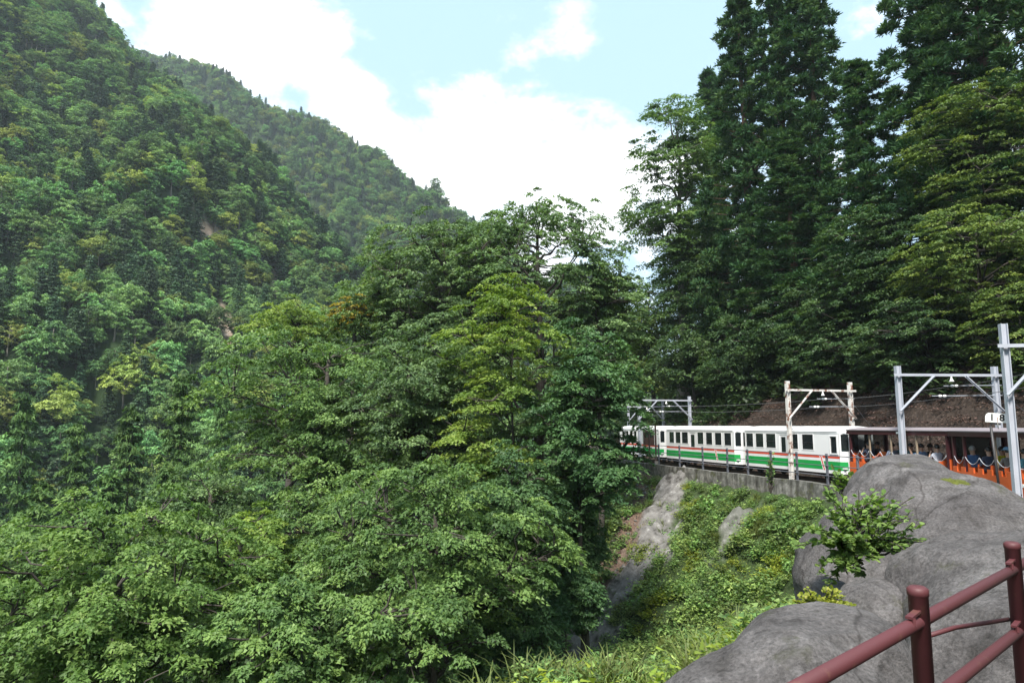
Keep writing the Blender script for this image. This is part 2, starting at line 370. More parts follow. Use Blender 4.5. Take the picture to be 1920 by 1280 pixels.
# ------------------------------------------------------------------ the lie of the land
def catmull(P, n=8):
    P = np.asarray(P, float); Q = np.concatenate([[2 * P[0] - P[1]], P, [2 * P[-1] - P[-2]]]); out = []
    for i in range(1, len(Q) - 2):
        for t in np.arange(n) / n:
            a, b, c, d = Q[i - 1], Q[i], Q[i + 1], Q[i + 2]
            out.append(0.5 * ((2 * b) + (-a + c) * t + (2 * a - 5 * b + 4 * c - d) * t ** 2 + (-a + 3 * b - 3 * c + d) * t ** 3))
    out.append(P[-1]); return np.array(out)
EDGE = catmull([(-14, -11.2), (-9, -6.8), (-4, -2.4), (1.37, 2.3), (2.27, 3.1), (5, 5.6), (8.5, 9.2), (11.3, 13), (13, 17.5), (13.75, 22.5), (13.4, 29), (11.6, 36), (9.4, 43.8), (7.6, 52), (6.2, 60), (5.4, 70), (6, 84), (10, 100), (18, 120), (30, 150)], 5)
def edge_dist(x, y):
    """signed distance to the valley-side edge of the track bed (+ = valley), and the y of the nearest edge point"""
    shp = np.shape(x); x = np.ravel(x).astype(float); y = np.ravel(y).astype(float)
    best = np.full(len(x), 1e9); sg = np.zeros(len(x)); ye = np.zeros(len(x))
    for a, b in zip(EDGE[:-1], EDGE[1:]):
        d = b - a; L2 = d @ d; t = np.clip(((x - a[0]) * d[0] + (y - a[1]) * d[1]) / L2, 0, 1)
        px = x - a[0] - t * d[0]; py = y - a[1] - t * d[1]; q = px * px + py * py
        m = q < best; best[m] = q[m]; sg[m] = np.sign(d[0] * py - d[1] * px)[m]; ye[m] = (a[1] + t * d[1])[m]
    return (np.sqrt(best) * sg).reshape(shp), ye.reshape(shp)
nzA, nzB, nzC = Noise(11, 20, 0.05, 2), Noise(12, 24, 0.22, 2), Noise(13, 30, 0.9, 2)
def zbed(ye): return -2.2 - 0.65 * sstep(6, 20, ye)
def T(x, y):
    x = np.asarray(x, float); y = np.asarray(y, float); s, ye = edge_dist(x, y); P = np.stack([x, y], -1)
    zb = zbed(ye); near = 1 - sstep(9, 14, ye)
    # valley side
    w = 4.3 * near; drop = 0.28 * (1 - near)
    v = np.maximum(s, 0); sv = np.maximum(v - w, 0)
    zv = zb + 0.3 * near * sstep(0.2, 1.0, v) - drop * sstep(0.02, 0.3, v) - 0.12 * np.minimum(v, w) - 0.62 * sv - 0.18 * np.minimum(sv, 14)
    zv = np.where(zv < -30, -30 + (zv + 30) * 0.55, zv); zv = np.maximum(zv, -46)
    amp = sstep(0.4, 4, v)
    zv += amp * (0.9 * nzA(P) + 0.45 * nzB(P) + 0.10 * nzC(P))
    # hill side
    h = np.maximum(-s - 5.4, 0); bh = 5.4 * (1 - 0.55 * sstep(40, 56, ye))
    b = np.minimum(h * 1.05, bh); h2 = np.maximum(h - bh / 1.05, 0)
    zh = zb + b + 0.55 * np.minimum(h2, 26) + 0.25 * np.maximum(h2 - 26, 0)
    zh = np.minimum(zh, 24 + 0 * zh)
    zh += sstep(0.1, 3, h) * (0.5 * nzA(P) + 0.28 * nzB(P) + 0.10 * nzC(P)) + 0.02 * nzC(P)
    return np.where(s > 0, zv, zh)
def Tz(x, y): return float(T(np.array([x]), np.array([y]))[0])
def hit(u, v, y0=3.0, y1=140.0):
    Y = np.linspace(y0, y1, 1400); d = ray(u, v); P = d[None] * (Y / d[1])[:, None]
    below = P[:, 2] < T(P[:, 0], P[:, 1]); i = int(np.argmax(below))
    return P[i] if below.any() else None
def poly_dist(x, y, pts):
    best = np.full(np.shape(x), 1e9)
    for a, b in zip(pts[:-1], pts[1:]):
        a = np.array(a); b = np.array(b); d = b - a; t = np.clip(((x - a[0]) * d[0] + (y - a[1]) * d[1]) / (d @ d), 0, 1)
        best = np.minimum(best, np.hypot(x - a[0] - t * d[0], y - a[1] - t * d[1]))
    return best
# bare strips on the gully side: lines on the ground
STRIP = [hit(u, v)[:2] for u, v in ((1262, 912), (1240, 985), (1215, 1060), (1165, 1130), (1105, 1215), (1075, 1260))]
STRIP2 = [hit(u, v)[:2] for u, v in ((1385, 985), (1350, 1050))]
SOIL = [hit(u, v)[:2] for u, v in ((1190, 885), (1190, 960), (1165, 1060), (1090, 1160), (1040, 1230))]
def bare(x, y):
    P = np.stack([x, y], -1); n = nzB(P * 1.6) * 0.6 + nzC(P) * 0.4
    rock = np.maximum(1 - sstep(0.75, 1.4, poly_dist(x, y, STRIP) + n), 0.75 * (1 - sstep(0.25, 0.7, poly_dist(x, y, STRIP2) + n)))
    soil = 1 - sstep(0.8, 1.7, poly_dist(x, y, SOIL) + n)
    s, ye = edge_dist(x, y)
    bank = sstep(-5.0, -5.5, s) * (1 - sstep(-10.6, -12.5, s + 0.8 * n)) * sstep(12, 18, ye)
    return rock, soil, bank, s
def axis_coords(lo, a, b, hi, fine, coarse):
    return np.concatenate([np.arange(lo, a, coarse), np.arange(a, b, fine), np.arange(b, hi + coarse, coarse)])
def grid_mesh(X, Y, Z, name, mats, attrs=()):
    ny, nx = Z.shape; V = np.stack([X, Y, Z], -1).reshape(-1, 3)
    i = np.arange(ny - 1)[:, None] * nx + np.arange(nx - 1)[None]; Q = np.stack([i, i + 1, i + nx + 1, i + nx], -1).reshape(-1, 4)
    me = mesh_np(name, V, Q, mats=mats, smooth=True)
    for nm, a in attrs:
        at_ = me.attributes.new(nm, 'FLOAT', 'POINT'); at_.data.foreach_set('value', np.asarray(a, np.float32).ravel())
    return me
def ground_mat():
    m, nt, b = new_mat('hillside_ground'); L = nt.links
    geo = N_(nt, 'ShaderNodeNewGeometry')
    n1 = N_(nt, 'ShaderNodeTexNoise', Scale=1.1, Detail=8, Roughness=0.65); L.new(geo.outputs['Position'], n1.inputs['Vector'])
    n2 = N_(nt, 'ShaderNodeTexNoise', Scale=7.0, Detail=8, Roughness=0.7); L.new(geo.outputs['Position'], n2.inputs['Vector'])
    moss = ramp(nt, [(0.3, (0.045, 0.04, 0.022)), (0.5, (0.035, 0.06, 0.02)), (0.7, (0.06, 0.085, 0.03))], n2.outputs['Fac'])
    soil = ramp(nt, [(0.3, (0.05, 0.034, 0.027)), (0.5, (0.115, 0.075, 0.058)), (0.7, (0.19, 0.14, 0.115))], n2.outputs['Fac'])
    bank = ramp(nt, [(0.3, (0.014, 0.011, 0.009)), (0.52, (0.036, 0.026, 0.021)), (0.72, (0.085, 0.066, 0.055))], n2.outputs['Fac'])
    n5 = N_(nt, 'ShaderNodeTexNoise', Scale=2.2, Detail=10, Roughness=0.6); L.new(geo.outputs['Position'], n5.inputs['Vector'])
    rock = ramp(nt, [(0.34, (0.04, 0.037, 0.034)), (0.44, (0.12, 0.114, 0.11)), (0.6, (0.19, 0.183, 0.178)), (0.7, (0.34, 0.33, 0.32))], n5.outputs['Fac'])
    def mixa(attr, A, B):
        a = N_(nt, 'ShaderNodeAttribute', attribute_name=attr)
        mx = N_(nt, 'ShaderNodeMix', data_type='RGBA'); L.new(a.outputs['Fac'], mx.inputs['Factor']); L.new(A, mx.inputs['A']); L.new(B, mx.inputs['B']); return mx.outputs['Result']
    c = mixa('soil', moss, soil); c = mixa('bank', c, bank); c = mixa('rock', c, rock)
    L.new(c, b.inputs['Base Color']); b.inputs['Roughness'].default_value = 0.9; b.inputs['Specular IOR Level'].default_value = 0.2
    bp = N_(nt, 'ShaderNodeBump', Strength=0.7, Distance=0.12); L.new(n2.outputs['Fac'], bp.inputs['Height']); L.new(bp.outputs[0], b.inputs['Normal'])
    return m
M['ground'] = ground_mat()
def make_hillside():
    xs = axis_coords(-70, -6, 26, 110, 0.3, 2.0); ys = axis_coords(-30, 2, 52, 160, 0.3, 2.0)
    X, Y = np.meshgrid(xs, ys); Z = T(X, Y); rock, soil, bank, s = bare(X, Y)
    P = np.stack([X, Y], -1); Z = Z + rock * (0.10 + 0.42 * np.abs(nzC(P * 0.45)) + .16 * np.abs(nzC(P * 1.3)))
    o = link('hillside_terrain', grid_mesh(X, Y, Z, 'hillside_terrain', (M['ground'],), (('rock', rock), ('soil', soil), ('bank', np.maximum(bank, sstep(0.1, -0.3, s) * sstep(-5.6, -5.2, s))))))
    tag(o, kind='structure')
make_hillside()
# ------------------------------------------------------------------ the mountains across the gorge
def mountain_mat(name, scars):
    m, nt, b = new_mat(name); L = nt.links; geo = N_(nt, 'ShaderNodeNewGeometry')
    n1 = N_(nt, 'ShaderNodeTexNoise', Scale=0.12, Detail=10, Roughness=0.7); L.new(geo.outputs['Position'], n1.inputs['Vector'])
    c = ramp(nt, [(0.3, (0.016, 0.028, 0.012)), (0.55, (0.026, 0.046, 0.017)), (0.75, (0.045, 0.066, 0.024))], n1.outputs['Fac'])
    n2 = N_(nt, 'ShaderNodeTexNoise', Scale=0.35, Detail=8, Roughness=0.7); L.new(geo.outputs['Position'], n2.inputs['Vector'])
    earth = ramp(nt, [(0.3, (0.12, 0.085, 0.06)), (0.5, (0.24, 0.19, 0.15)), (0.7, (0.38, 0.36, 0.34))], n2.outputs['Fac'])
    a = N_(nt, 'ShaderNodeAttribute', attribute_name='scar')
    mx = N_(nt, 'ShaderNodeMix', data_type='RGBA'); L.new(a.outputs['Fac'], mx.inputs['Factor']); L.new(c, mx.inputs['A']); L.new(earth, mx.inputs['B'])
    L.new(mx.outputs['Result'], b.inputs['Base Color']); b.inputs['Roughness'].default_value = 0.95; b.inputs['Specular IOR Level'].default_value = 0.1
    return m
def resample(P, n):
    P = catmull(P, 10); d = np.concatenate([[0], np.cumsum(np.linalg.norm(np.diff(P, axis=0), axis=1))]); t = np.linspace(0, d[-1], n)
    return np.stack([np.interp(t, d, P[:, k]) for k in range(3)], 1)
def loft(foot, crest, back, na, nt_, seed, amp, bulge):
    f, c, k = resample(foot, na), resample(crest, na), resample(back, na)
    t = np.linspace(0, 1, nt_)[:, None, None]; face = f[None] * (1 - t) + c[None] * t
    face[..., 2] += bulge * np.sin(math.pi * t[..., 0])
    n1, n2 = Noise(seed, 20, 1 / 120.0, 2, 2.5), Noise(seed + 1, 24, 1 / 34.0, 2, 2.5)
    env = np.sin(math.pi * np.clip(t[..., 0], 0, 1)) ** 0.7
    face[..., 2] += amp * env * n1(face[..., :2]) + 0.18 * amp * (env + .25) * n2(face[..., :2])
    t2 = np.linspace(0, 1, 10)[1:, None, None]; bk = face[-1][None] * (1 - t2) + k[None] * t2
    return np.concatenate([face, bk]), nt_
near_crest = [at(u, v + 40, Y) for u, v, Y in ((-520, -640, 450), (-250, -420, 410), (0, -190, 370), (120, -70, 345), (200, 15, 330), (240, 80, 325), (330, 150, 315), (420, 225, 300), (520, 330, 285), (590, 415, 272), (650, 485, 260), (705, 530, 250), (780, 600, 240), (880, 700, 228), (980, 800, 218), (1100, 900, 210), (1250, 990, 205))]
near_foot = [(-330, 40, -40), (-210, 55, -43), (-140, 66, -44), (-90, 80, -45), (-50, 96, -46), (-15, 114, -46), (20, 134, -46), (55, 155, -46), (90, 180, -46)]
near_back = [p + np.array((60, 160, -0.5 * p[2] - 60)) for p in near_crest]
far_crest = [at(u, v + 22, Y) for u, v, Y in ((-200, -60, 760), (0, 0, 730), (150, 45, 700), (245, 82, 680), (330, 92, 665), (390, 112, 650), (440, 142, 640), (480, 172, 632), (540, 195, 622), (600, 213, 612), (690, 270, 600), (770, 332, 590), (845, 384, 582), (920, 445, 575), (1000, 510, 570), (1100, 590, 565), (1250, 700, 560), (1400, 790, 560))]
far_foot = [(-420, 330, 20), (-280, 340, 10), (-180, 335, -10), (-90, 325, -30), (0, 310, -46), (80, 300, -46), (160, 300, -46), (260, 320, -46)]
far_back = [p + np.array((80, 220, -0.6 * p[2] - 60)) for p in far_crest]
SCARS = [(385, 435, 18, 34), (368, 300, 8, 18), (430, 625, 20, 40), (405, 590, 16, 24), (515, 535, 10, 22), (105, 250, 6, 20), (582, 345, 5, 10), (480, 265, 8, 6), (30, 380, 8, 12)]
def make_mountain(name, foot, crest, back, seed, amp, bulge, na, nt_):
    G, nf = loft(foot, crest, back, na, nt_, seed, amp, bulge)
    u, v, d = proj(G); scar = np.zeros(G.shape[:2]); nn = Noise(seed + 9, 20, 1 / 6.0, 2)
    wob = nn(G[..., :2]) * 0.5
    if name == 'near_mountain':
        for (su, sv, ru, rv) in SCARS:
            q = np.hypot((u - su) / ru, (v - sv) / rv) + wob; scar = np.maximum(scar, 1 - sstep(0.7, 1.15, q))
    me = grid_mesh(G[..., 0], G[..., 1], G[..., 2], name, (mountain_mat(name + '_ground', 0),), (('scar', scar),))
    tag(link(name, me), kind='structure'); return G, nf
NEARG, NEAR_NF = make_mountain('near_mountain', near_foot, near_crest, near_back, 31, 17, 6, 300, 200)
FARG, FAR_NF = make_mountain('far_mountain', far_foot, far_crest, far_back, 41, 30, 10, 220, 130)
# the gorge floor and the land beyond, out to the horizon
b = MB(); b.box((-4000, -1500, -60), (4000, 5000, -48))
o = b.build('valley_ground', mountain_mat('valley_floor', 0)); tag(o, kind='structure')
# ------------------------------------------------------------------ trees close by
G1 = ((0.023, 0.053, 0.016), (0.051, 0.106, 0.027), (0.096, 0.168, 0.041))
M['leaf_green'] = leaf_mat('leaf_green', *G1, gain=1.4)
M['leaf_soft'] = leaf_mat('leaf_soft', (0.030, 0.062, 0.024), (0.056, 0.108, 0.038), (0.10, 0.170, 0.058), gain=1.35)
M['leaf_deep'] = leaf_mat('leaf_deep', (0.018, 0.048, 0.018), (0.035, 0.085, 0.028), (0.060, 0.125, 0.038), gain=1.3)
M['leaf_lime'] = leaf_mat('leaf_lime', (0.048, 0.098, 0.016), (0.092, 0.165, 0.028), (0.165, 0.24, 0.045), trans=.4, gain=1.22)
M['leaf_light'] = leaf_mat('leaf_light', (0.045, 0.095, 0.022), (0.085, 0.165, 0.036), (0.145, 0.235, 0.06), trans=.36, gain=1.12)
M['leaf_gold'] = leaf_mat('leaf_gold', (0.10, 0.11, 0.014), (0.19, 0.175, 0.02), (0.28, 0.24, 0.03), gain=1.1)
M['leaf_hill'] = leaf_mat('leaf_hill', (0.016, 0.040, 0.016), (0.030, 0.072, 0.022), (0.06, 0.115, 0.03), gain=1.02)
M['leaf_hill_warm'] = leaf_mat('leaf_hill_warm', (0.026, 0.055, 0.012), (0.055, 0.098, 0.020), (0.105, 0.15, 0.03), gain=1.3)
M['needle_cedar'] = leaf_mat('needle_cedar', (0.008, 0.026, 0.012), (0.016, 0.045, 0.016), (0.036, 0.072, 0.020), trans=.22, rough=.7, spec=.15, gain=1.75)
M['needle_fir'] = leaf_mat('needle_fir', (0.018, 0.046, 0.012), (0.034, 0.080, 0.019), (0.062, 0.122, 0.028), trans=.2, rough=.6, spec=.2, gain=1.2)
NEAR = []   # (u, v, ru, rv, depth) of crowns, used when deciding which far trees show
def crown_tree(u, v, ru, rv, Y, mat, label, seed, npads=330, lpp=120, leaf=0.16, pad=0.95, group=None, bark='bark', name='broadleaf_tree', ymax=None, **kw):
    if Y < 0:          # on the hill: go back along the sight line until this far behind the wall edge
        for Yq in np.arange(20, 110, .5):
            c = at(u, v, Yq)
            if edge_dist(np.array([c[0]]), np.array([Yq]))[0][0] < Y: break
        Y = Yq
        if leaf: leaf = max(leaf, .0046 * Y); pad = pad * Y / 32; kw['under'] = kw.get('under', .9)
    c = at(u, v, Y); d = Y / 0.99; rx = ru * d / F; rz = rv * d / F
    z0 = Tz(c[0], c[1]); H = c[2] + rz - z0
    me = broadleaf(name, seed, H, rx, rz, npads, lpp, leaf, M[mat], M[bark], pad=pad, **kw)
    e = plant_tree(name, me, (c[0], c[1], z0 - 0.15), 0.0, 1.0, label, 'tree', group)
    NEAR.append((u, v, ru * .95, rv * .95, d)); return e
GV = 'broadleaf trees growing on the gully side below the track'
crown_tree(1008, 610, 180, 262, 41, 'leaf_soft', 'tallest soft green tree whose airy top rises against the white cloud', 101, npads=950, lpp=70, leaf=.19, pad=.75, lump=.08, group=GV, flat=.3, under=.9, bough=4, inner=.76, tight=.8)
crown_tree(905, 560, 110, 165, 44, 'leaf_soft', 'green tree top shouldering the tallest tree', 120, npads=360, lpp=80, leaf=.2, pad=.85, lump=.12, group=GV, flat=.3, under=.9, bough=5, tight=.75)
crown_tree(820, 590, 150, 190, 43, 'leaf_soft', 'rounded soft green tree just behind the yellow-green maple', 102, npads=480, lpp=90, leaf=.2, pad=.9, group=GV, under=.9, bough=5, lump=.14, tight=.75)
crown_tree(725, 640, 110, 150, 46, 'leaf_green', 'green tree top standing before the far ridge foot', 103, npads=240, lpp=100, leaf=.2, pad=1.1, group=GV)
crown_tree(1120, 620, 78, 165, 38, 'leaf_soft', 'slender green tree between the tall airy tree and the cedar slope', 104, npads=240, lpp=100, leaf=.18, pad=.85, group=GV, lump=.25, cone=.2, trunk_r=.17, under=.95)
crown_tree(950, 765, 125, 250, 28, 'leaf_lime', 'yellow-green maple with layered sprays in the middle of the grove', 105, npads=170, lpp=130, leaf=.15, pad=.85, flat=.16, group=GV, inner=.6, under=.95, trunk_r=.13)
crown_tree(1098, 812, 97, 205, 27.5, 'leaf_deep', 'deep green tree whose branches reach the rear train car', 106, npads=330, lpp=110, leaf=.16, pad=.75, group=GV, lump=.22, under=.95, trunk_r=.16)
crown_tree(610, 800, 205, 205, 33, 'leaf_green', 'broad fresh green tree at the outer edge of the grove', 107, npads=430, lpp=120, leaf=.17, pad=1.0, group=GV)
crown_tree(790, 800, 150, 170, 31, 'leaf_soft', 'grey-green tree with dark forked limbs left of the maple', 108, npads=330, lpp=115, leaf=.16, pad=.9, group=GV)
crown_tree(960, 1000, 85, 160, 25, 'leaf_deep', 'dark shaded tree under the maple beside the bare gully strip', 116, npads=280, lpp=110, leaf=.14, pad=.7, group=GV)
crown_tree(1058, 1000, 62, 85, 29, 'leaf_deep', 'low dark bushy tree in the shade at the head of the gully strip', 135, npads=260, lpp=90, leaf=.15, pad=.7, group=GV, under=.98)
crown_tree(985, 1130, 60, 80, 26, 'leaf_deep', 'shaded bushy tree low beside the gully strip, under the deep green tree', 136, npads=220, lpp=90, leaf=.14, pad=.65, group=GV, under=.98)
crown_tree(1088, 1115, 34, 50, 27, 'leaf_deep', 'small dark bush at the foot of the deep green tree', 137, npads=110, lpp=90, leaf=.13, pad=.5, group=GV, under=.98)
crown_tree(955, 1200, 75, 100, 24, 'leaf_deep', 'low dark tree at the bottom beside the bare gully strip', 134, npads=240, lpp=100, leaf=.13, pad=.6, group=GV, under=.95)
crown_tree(800, 1090, 240, 205, 22, 'leaf_green', 'wide green maple at the lower middle with drooping leaf sprays', 109, npads=400, lpp=150, leaf=.13, pad=.78, flat=.2, group=GV)
crown_tree(225, 1170, 255, 225, 19.5, 'leaf_light', 'pale green maple filling the lower corner beyond the conifers', 110, npads=380, lpp=150, leaf=.13, pad=.75, flat=.2, group=GV)
crown_tree(490, 1050, 90, 105, 24.5, 'leaf_lime', 'small bright yellow-green tree between two maples', 111, npads=120, lpp=130, leaf=.13, pad=.6, group=GV)
crown_tree(510, 1215, 140, 140, 19, 'leaf_green', 'green tree at the bottom between the pale and the wide maple', 112, npads=220, lpp=140, leaf=.13, pad=.65, group=GV)
crown_tree(545, 615, 85, 65, 50, 'leaf_lime', 'small yellowish tree top above the outer edge of the grove', 113, npads=110, lpp=90, leaf=.2, pad=.9, group=GV)
crown_tree(668, 590, 42, 48, 45, 'leaf_gold', 'little golden tree top turning to autumn colour', 114, npads=50, lpp=90, leaf=.17, pad=.6, group=GV)
crown_tree(640, 1010, 120, 130, 27, 'leaf_green', 'green tree half hidden above the wide maple', 117, npads=220, lpp=110, leaf=.15, pad=.8, group=GV)
crown_tree(400, 1000, 110, 120, 34, 'leaf_soft', 'dull green tree between conifers and the bright yellow-green one', 118, npads=200, lpp=100, leaf=.17, pad=.9, group=GV)
crown_tree(20, 1120, 130, 150, 30, 'leaf_green', 'green tree at the margin behind the pale maple', 119, npads=220, lpp=100, leaf=.16, pad=.9, group=GV)
# conifers below the foot of the mountain
fir = [conifer('fir', 201 + i, 17, 3.6, 62, M['needle_fir'], M['bark'], needles=40, puff=.62, blade=(.34, .13), style='flat', base=.1, step=.75) for i in range(3)]
FG = 'layered conifers below the mountain foot'
for i, (u, v, Y, sc, lab) in enumerate(((345, 705, 62, 1.0, 'dark layered conifer nearest to the grove'), (250, 760, 66, 1.05, 'layered conifer with dead inner twigs beside the darkest one'),
        (150, 790, 70, 1.1, 'tall layered conifer in the middle of the conifer row'), (50, 740, 78, 1.15, 'layered conifer near the photo edge, farther back'),
        (205, 880, 54, .95, 'lower layered conifer in front of the row'), (80, 900, 56, 1.0, 'bushy layered conifer low at the photo edge'), (310, 880, 50, .8, 'short layered conifer above the pale maple'),
        (420, 740, 80, .9, 'layered conifer seen between the row and the grove'), (-40, 840, 60, 1.1, 'layered conifer cut by the photo edge'))):
    p = at(u, v, Y); H = 17 * sc; z0 = p[2] - H
    g = Tz(p[0], p[1]); H2 = p[2] - g; k = H2 / 17
    plant_tree('layered_conifer', fir[i % 3], (p[0], p[1], g - .2), i * 1.3, (sc * 1.15, sc * 1.15, k), lab, 'tree', FG)
    NEAR.append((u, v + 150, 80, 150, Y))
# cedars and broadleaf trees on the hill above the track
HG = 'trees on the hill above the track'
ced = [conifer('cedar', 301 + i, 26, 3.3, 175, M['needle_cedar'], M['bark_cedar'], needles=115, puff=.64, blade=(.26, .11), base=.05, power=.78, step=.72) for i in range(2)]
for i, (u, vt, Y, w, lab) in enumerate(((1385, -5, 43, 1.0, 'cedar at the outer edge of the hill, first against the sky'), (1455, -45, 46, 1.05, 'second cedar from the open sky, pointed top'), (1518, -70, 44, 1.05, 'cedar with open ragged top beside the sky notch'),
        (1335, 140, 48, .9, 'shorter cedar behind the airy broadleaf tree'), (1600, 120, 50, 1.0, 'distant cedar seen in the notch between two groups'), (1712, -230, 36, 1.25, 'huge cedar just beyond the sky notch'), (1800, -330, 37, 1.35, 'huge cedar above the warm green tree'),
        (1915, -350, 35, 1.3, 'huge cedar at the photo edge'), (1480, 250, 52, 1.0, 'dark cedar deep in the stand'), (1740, -60, 44, 1.1, 'cedar filling the dark stand behind the huge ones'))):
    for Y in np.arange(Y - 10, 130, .5):
        p = at(u, vt, Y)
        if edge_dist(np.array([p[0]]), np.array([Y]))[0][0] < -13.5 - (i % 4) * 1.7: break
    g = Tz(p[0], p[1]); k = (p[2] - g) / 26
    plant_tree('cedar_tree', ced[i % 2], (p[0], p[1], g - .2), i * 2.1, (w * 1.02 * Y / 40, w * 1.02 * Y / 40, k), lab, 'tree', HG)
crown_tree(1272, 410, 98, 225, -10, 'leaf_green', 'airy pale broadleaf tree leaning out at the hill edge', 121, npads=330, lpp=95, leaf=.18, pad=.8, lump=.32, flat=.2, group=HG, bark='bark_pale')
crown_tree(1330, 560, 85, 165, -12, 'leaf_hill', 'dark broadleaf tree at the foot of the first cedars', 122, npads=220, lpp=95, leaf=.18, pad=.9, group=HG)
crown_tree(1850, 300, 135, 155, -15, 'leaf_hill_warm', 'warm green tree high above the overhead portals', 123, npads=300, lpp=110, leaf=.16, pad=.85, flat=.16, group=HG)
crown_tree(1840, 510, 130, 150, -12, 'leaf_hill_warm', 'warm green tree with feathery sprays above the nearest portal', 124, npads=300, lpp=110, leaf=.15, pad=.8, flat=.14, group=HG)
crown_tree(1690, 500, 130, 150, -13, 'leaf_hill', 'dark green tree in the middle of the hill edge', 125, npads=320, lpp=105, leaf=.16, pad=.85, flat=.16, group=HG)
crown_tree(1600, 620, 115, 95, -11, 'leaf_hill', 'low spreading tree above the grey portal', 126, npads=260, lpp=100, leaf=.15, pad=.75, flat=.14, group=HG)
crown_tree(1740, 635, 120, 85, -10.5, 'leaf_hill', 'low leafy tree overhanging the bare bank', 127, npads=240, lpp=100, leaf=.15, pad=.7, flat=.14, group=HG)
crown_tree(1500, 620, 75, 110, -12, 'leaf_hill', 'grey-green tree left of the spreading one', 128, npads=220, lpp=95, leaf=.16, pad=.8, group=HG)
crown_tree(1915, 620, 80, 90, -10.5, 'leaf_hill_warm', 'drooping green tree at the photo edge above the nearest post', 129, npads=160, lpp=100, leaf=.15, pad=.7, flat=.12, group=HG)
crown_tree(1400, 670, 75, 75, -10, 'leaf_hill', 'dark rounded bush tree above the white cars', 130, npads=160, lpp=90, leaf=.18, pad=.8, group=HG)
crown_tree(1300, 690, 70, 75, -9, 'leaf_hill', 'dark bush tree behind the far portal', 131, npads=140, lpp=90, leaf=.19, pad=.9, group=HG)
crown_tree(1225, 660, 55, 110, -9, 'leaf_hill_warm', 'yellowish green tree far along the track', 132, npads=140, lpp=90, leaf=.22, pad=1.1, group=HG)
crown_tree(1190, 700, 45, 90, 78, 'leaf_light', 'light green tree farthest along the track', 133, npads=110, lpp=90, leaf=.24, pad=1.1, group=HG)
# ------------------------------------------------------------------ the forest on the mountains
FARL = dict(twigs=False, sides=5, dense=1.7, fine=1.0, tight=.75)
M['far_a'] = leaf_mat('far_a', (0.018, 0.050, 0.018), (0.036, 0.088, 0.028), (0.066, 0.135, 0.042), objvar=.8, trans=.25, gain=2.3)
M['far_b'] = leaf_mat('far_b', (0.045, 0.080, 0.018), (0.080, 0.130, 0.028), (0.125, 0.185, 0.045), objvar=.8, trans=.25, gain=1.75)
M['far_c'] = leaf_mat('far_c', (0.010, 0.032, 0.016), (0.022, 0.056, 0.024), (0.040, 0.085, 0.035), objvar=.8, trans=.12, gain=1.5)
protos = [('mountain_tree', broadleaf('far_tree', 400 + i, 13, 4.2 + .3 * i, 4.8, 130, 26, .6, M['far_a' if i < 4 else 'far_b'], M['bark_pale'], pad=1.25, flat=.4, lump=.35, inner=.6, under=.95, bough=5, **FARL)) for i in range(6)]
protos += [('mountain_conifer', conifer('far_fir', 420 + i, 16, 3.3, 46, M['far_c'], M['bark'], needles=16, puff=.95, blade=(.6, .3), style='flat', base=.12, sides=5, step=1.1)) for i in range(3)]
def sample_forest(Gd, nf, spacing, seed, margin=220):
    r = np.random.default_rng(seed); n_t, n_a, _ = Gd.shape
    e1 = np.linalg.norm(np.diff(Gd, axis=1), axis=2)[:-1]; e2 = np.linalg.norm(np.diff(Gd, axis=0), axis=2)[:, :-1]
    area = np.hypot(e1, 0) * e2; area[nf + 3:] *= 0.4
    ncell = r.poisson(area / spacing ** 2 * 1.0); ii, jj = np.nonzero(ncell); rep = ncell[ii, jj]; ii = np.repeat(ii, rep); jj = np.repeat(jj, rep)
    a = r.uniform(size=len(ii))[:, None]; b_ = r.uniform(size=len(ii))[:, None]
    P = (Gd[ii, jj] * (1 - a) + Gd[ii + 1, jj] * a) * (1 - b_) + (Gd[ii, jj + 1] * (1 - a) + Gd[ii + 1, jj + 1] * a) * b_
    u, v, d = proj(P + np.array((0, 0, 6))); ok = (d > 20) & (u > -margin) & (u < 1920 + 40) & (v > -margin) & (v < 1350)
    P = P[ok]
    # thin out crowding
    cell = {}; keep = []
    for k, p in enumerate(P):
        c = (int(p[0] // spacing), int(p[1] // spacing)); good = True
        for di in (-1, 0, 1):
            for dj in (-1, 0, 1):
                for q in cell.get((c[0] + di, c[1] + dj), ()):
                    if abs(P[q][0] - p[0]) + abs(P[q][1] - p[1]) < spacing * 0.62: good = False
        if good: cell.setdefault(c, []).append(k); keep.append(k)
    return P[keep]
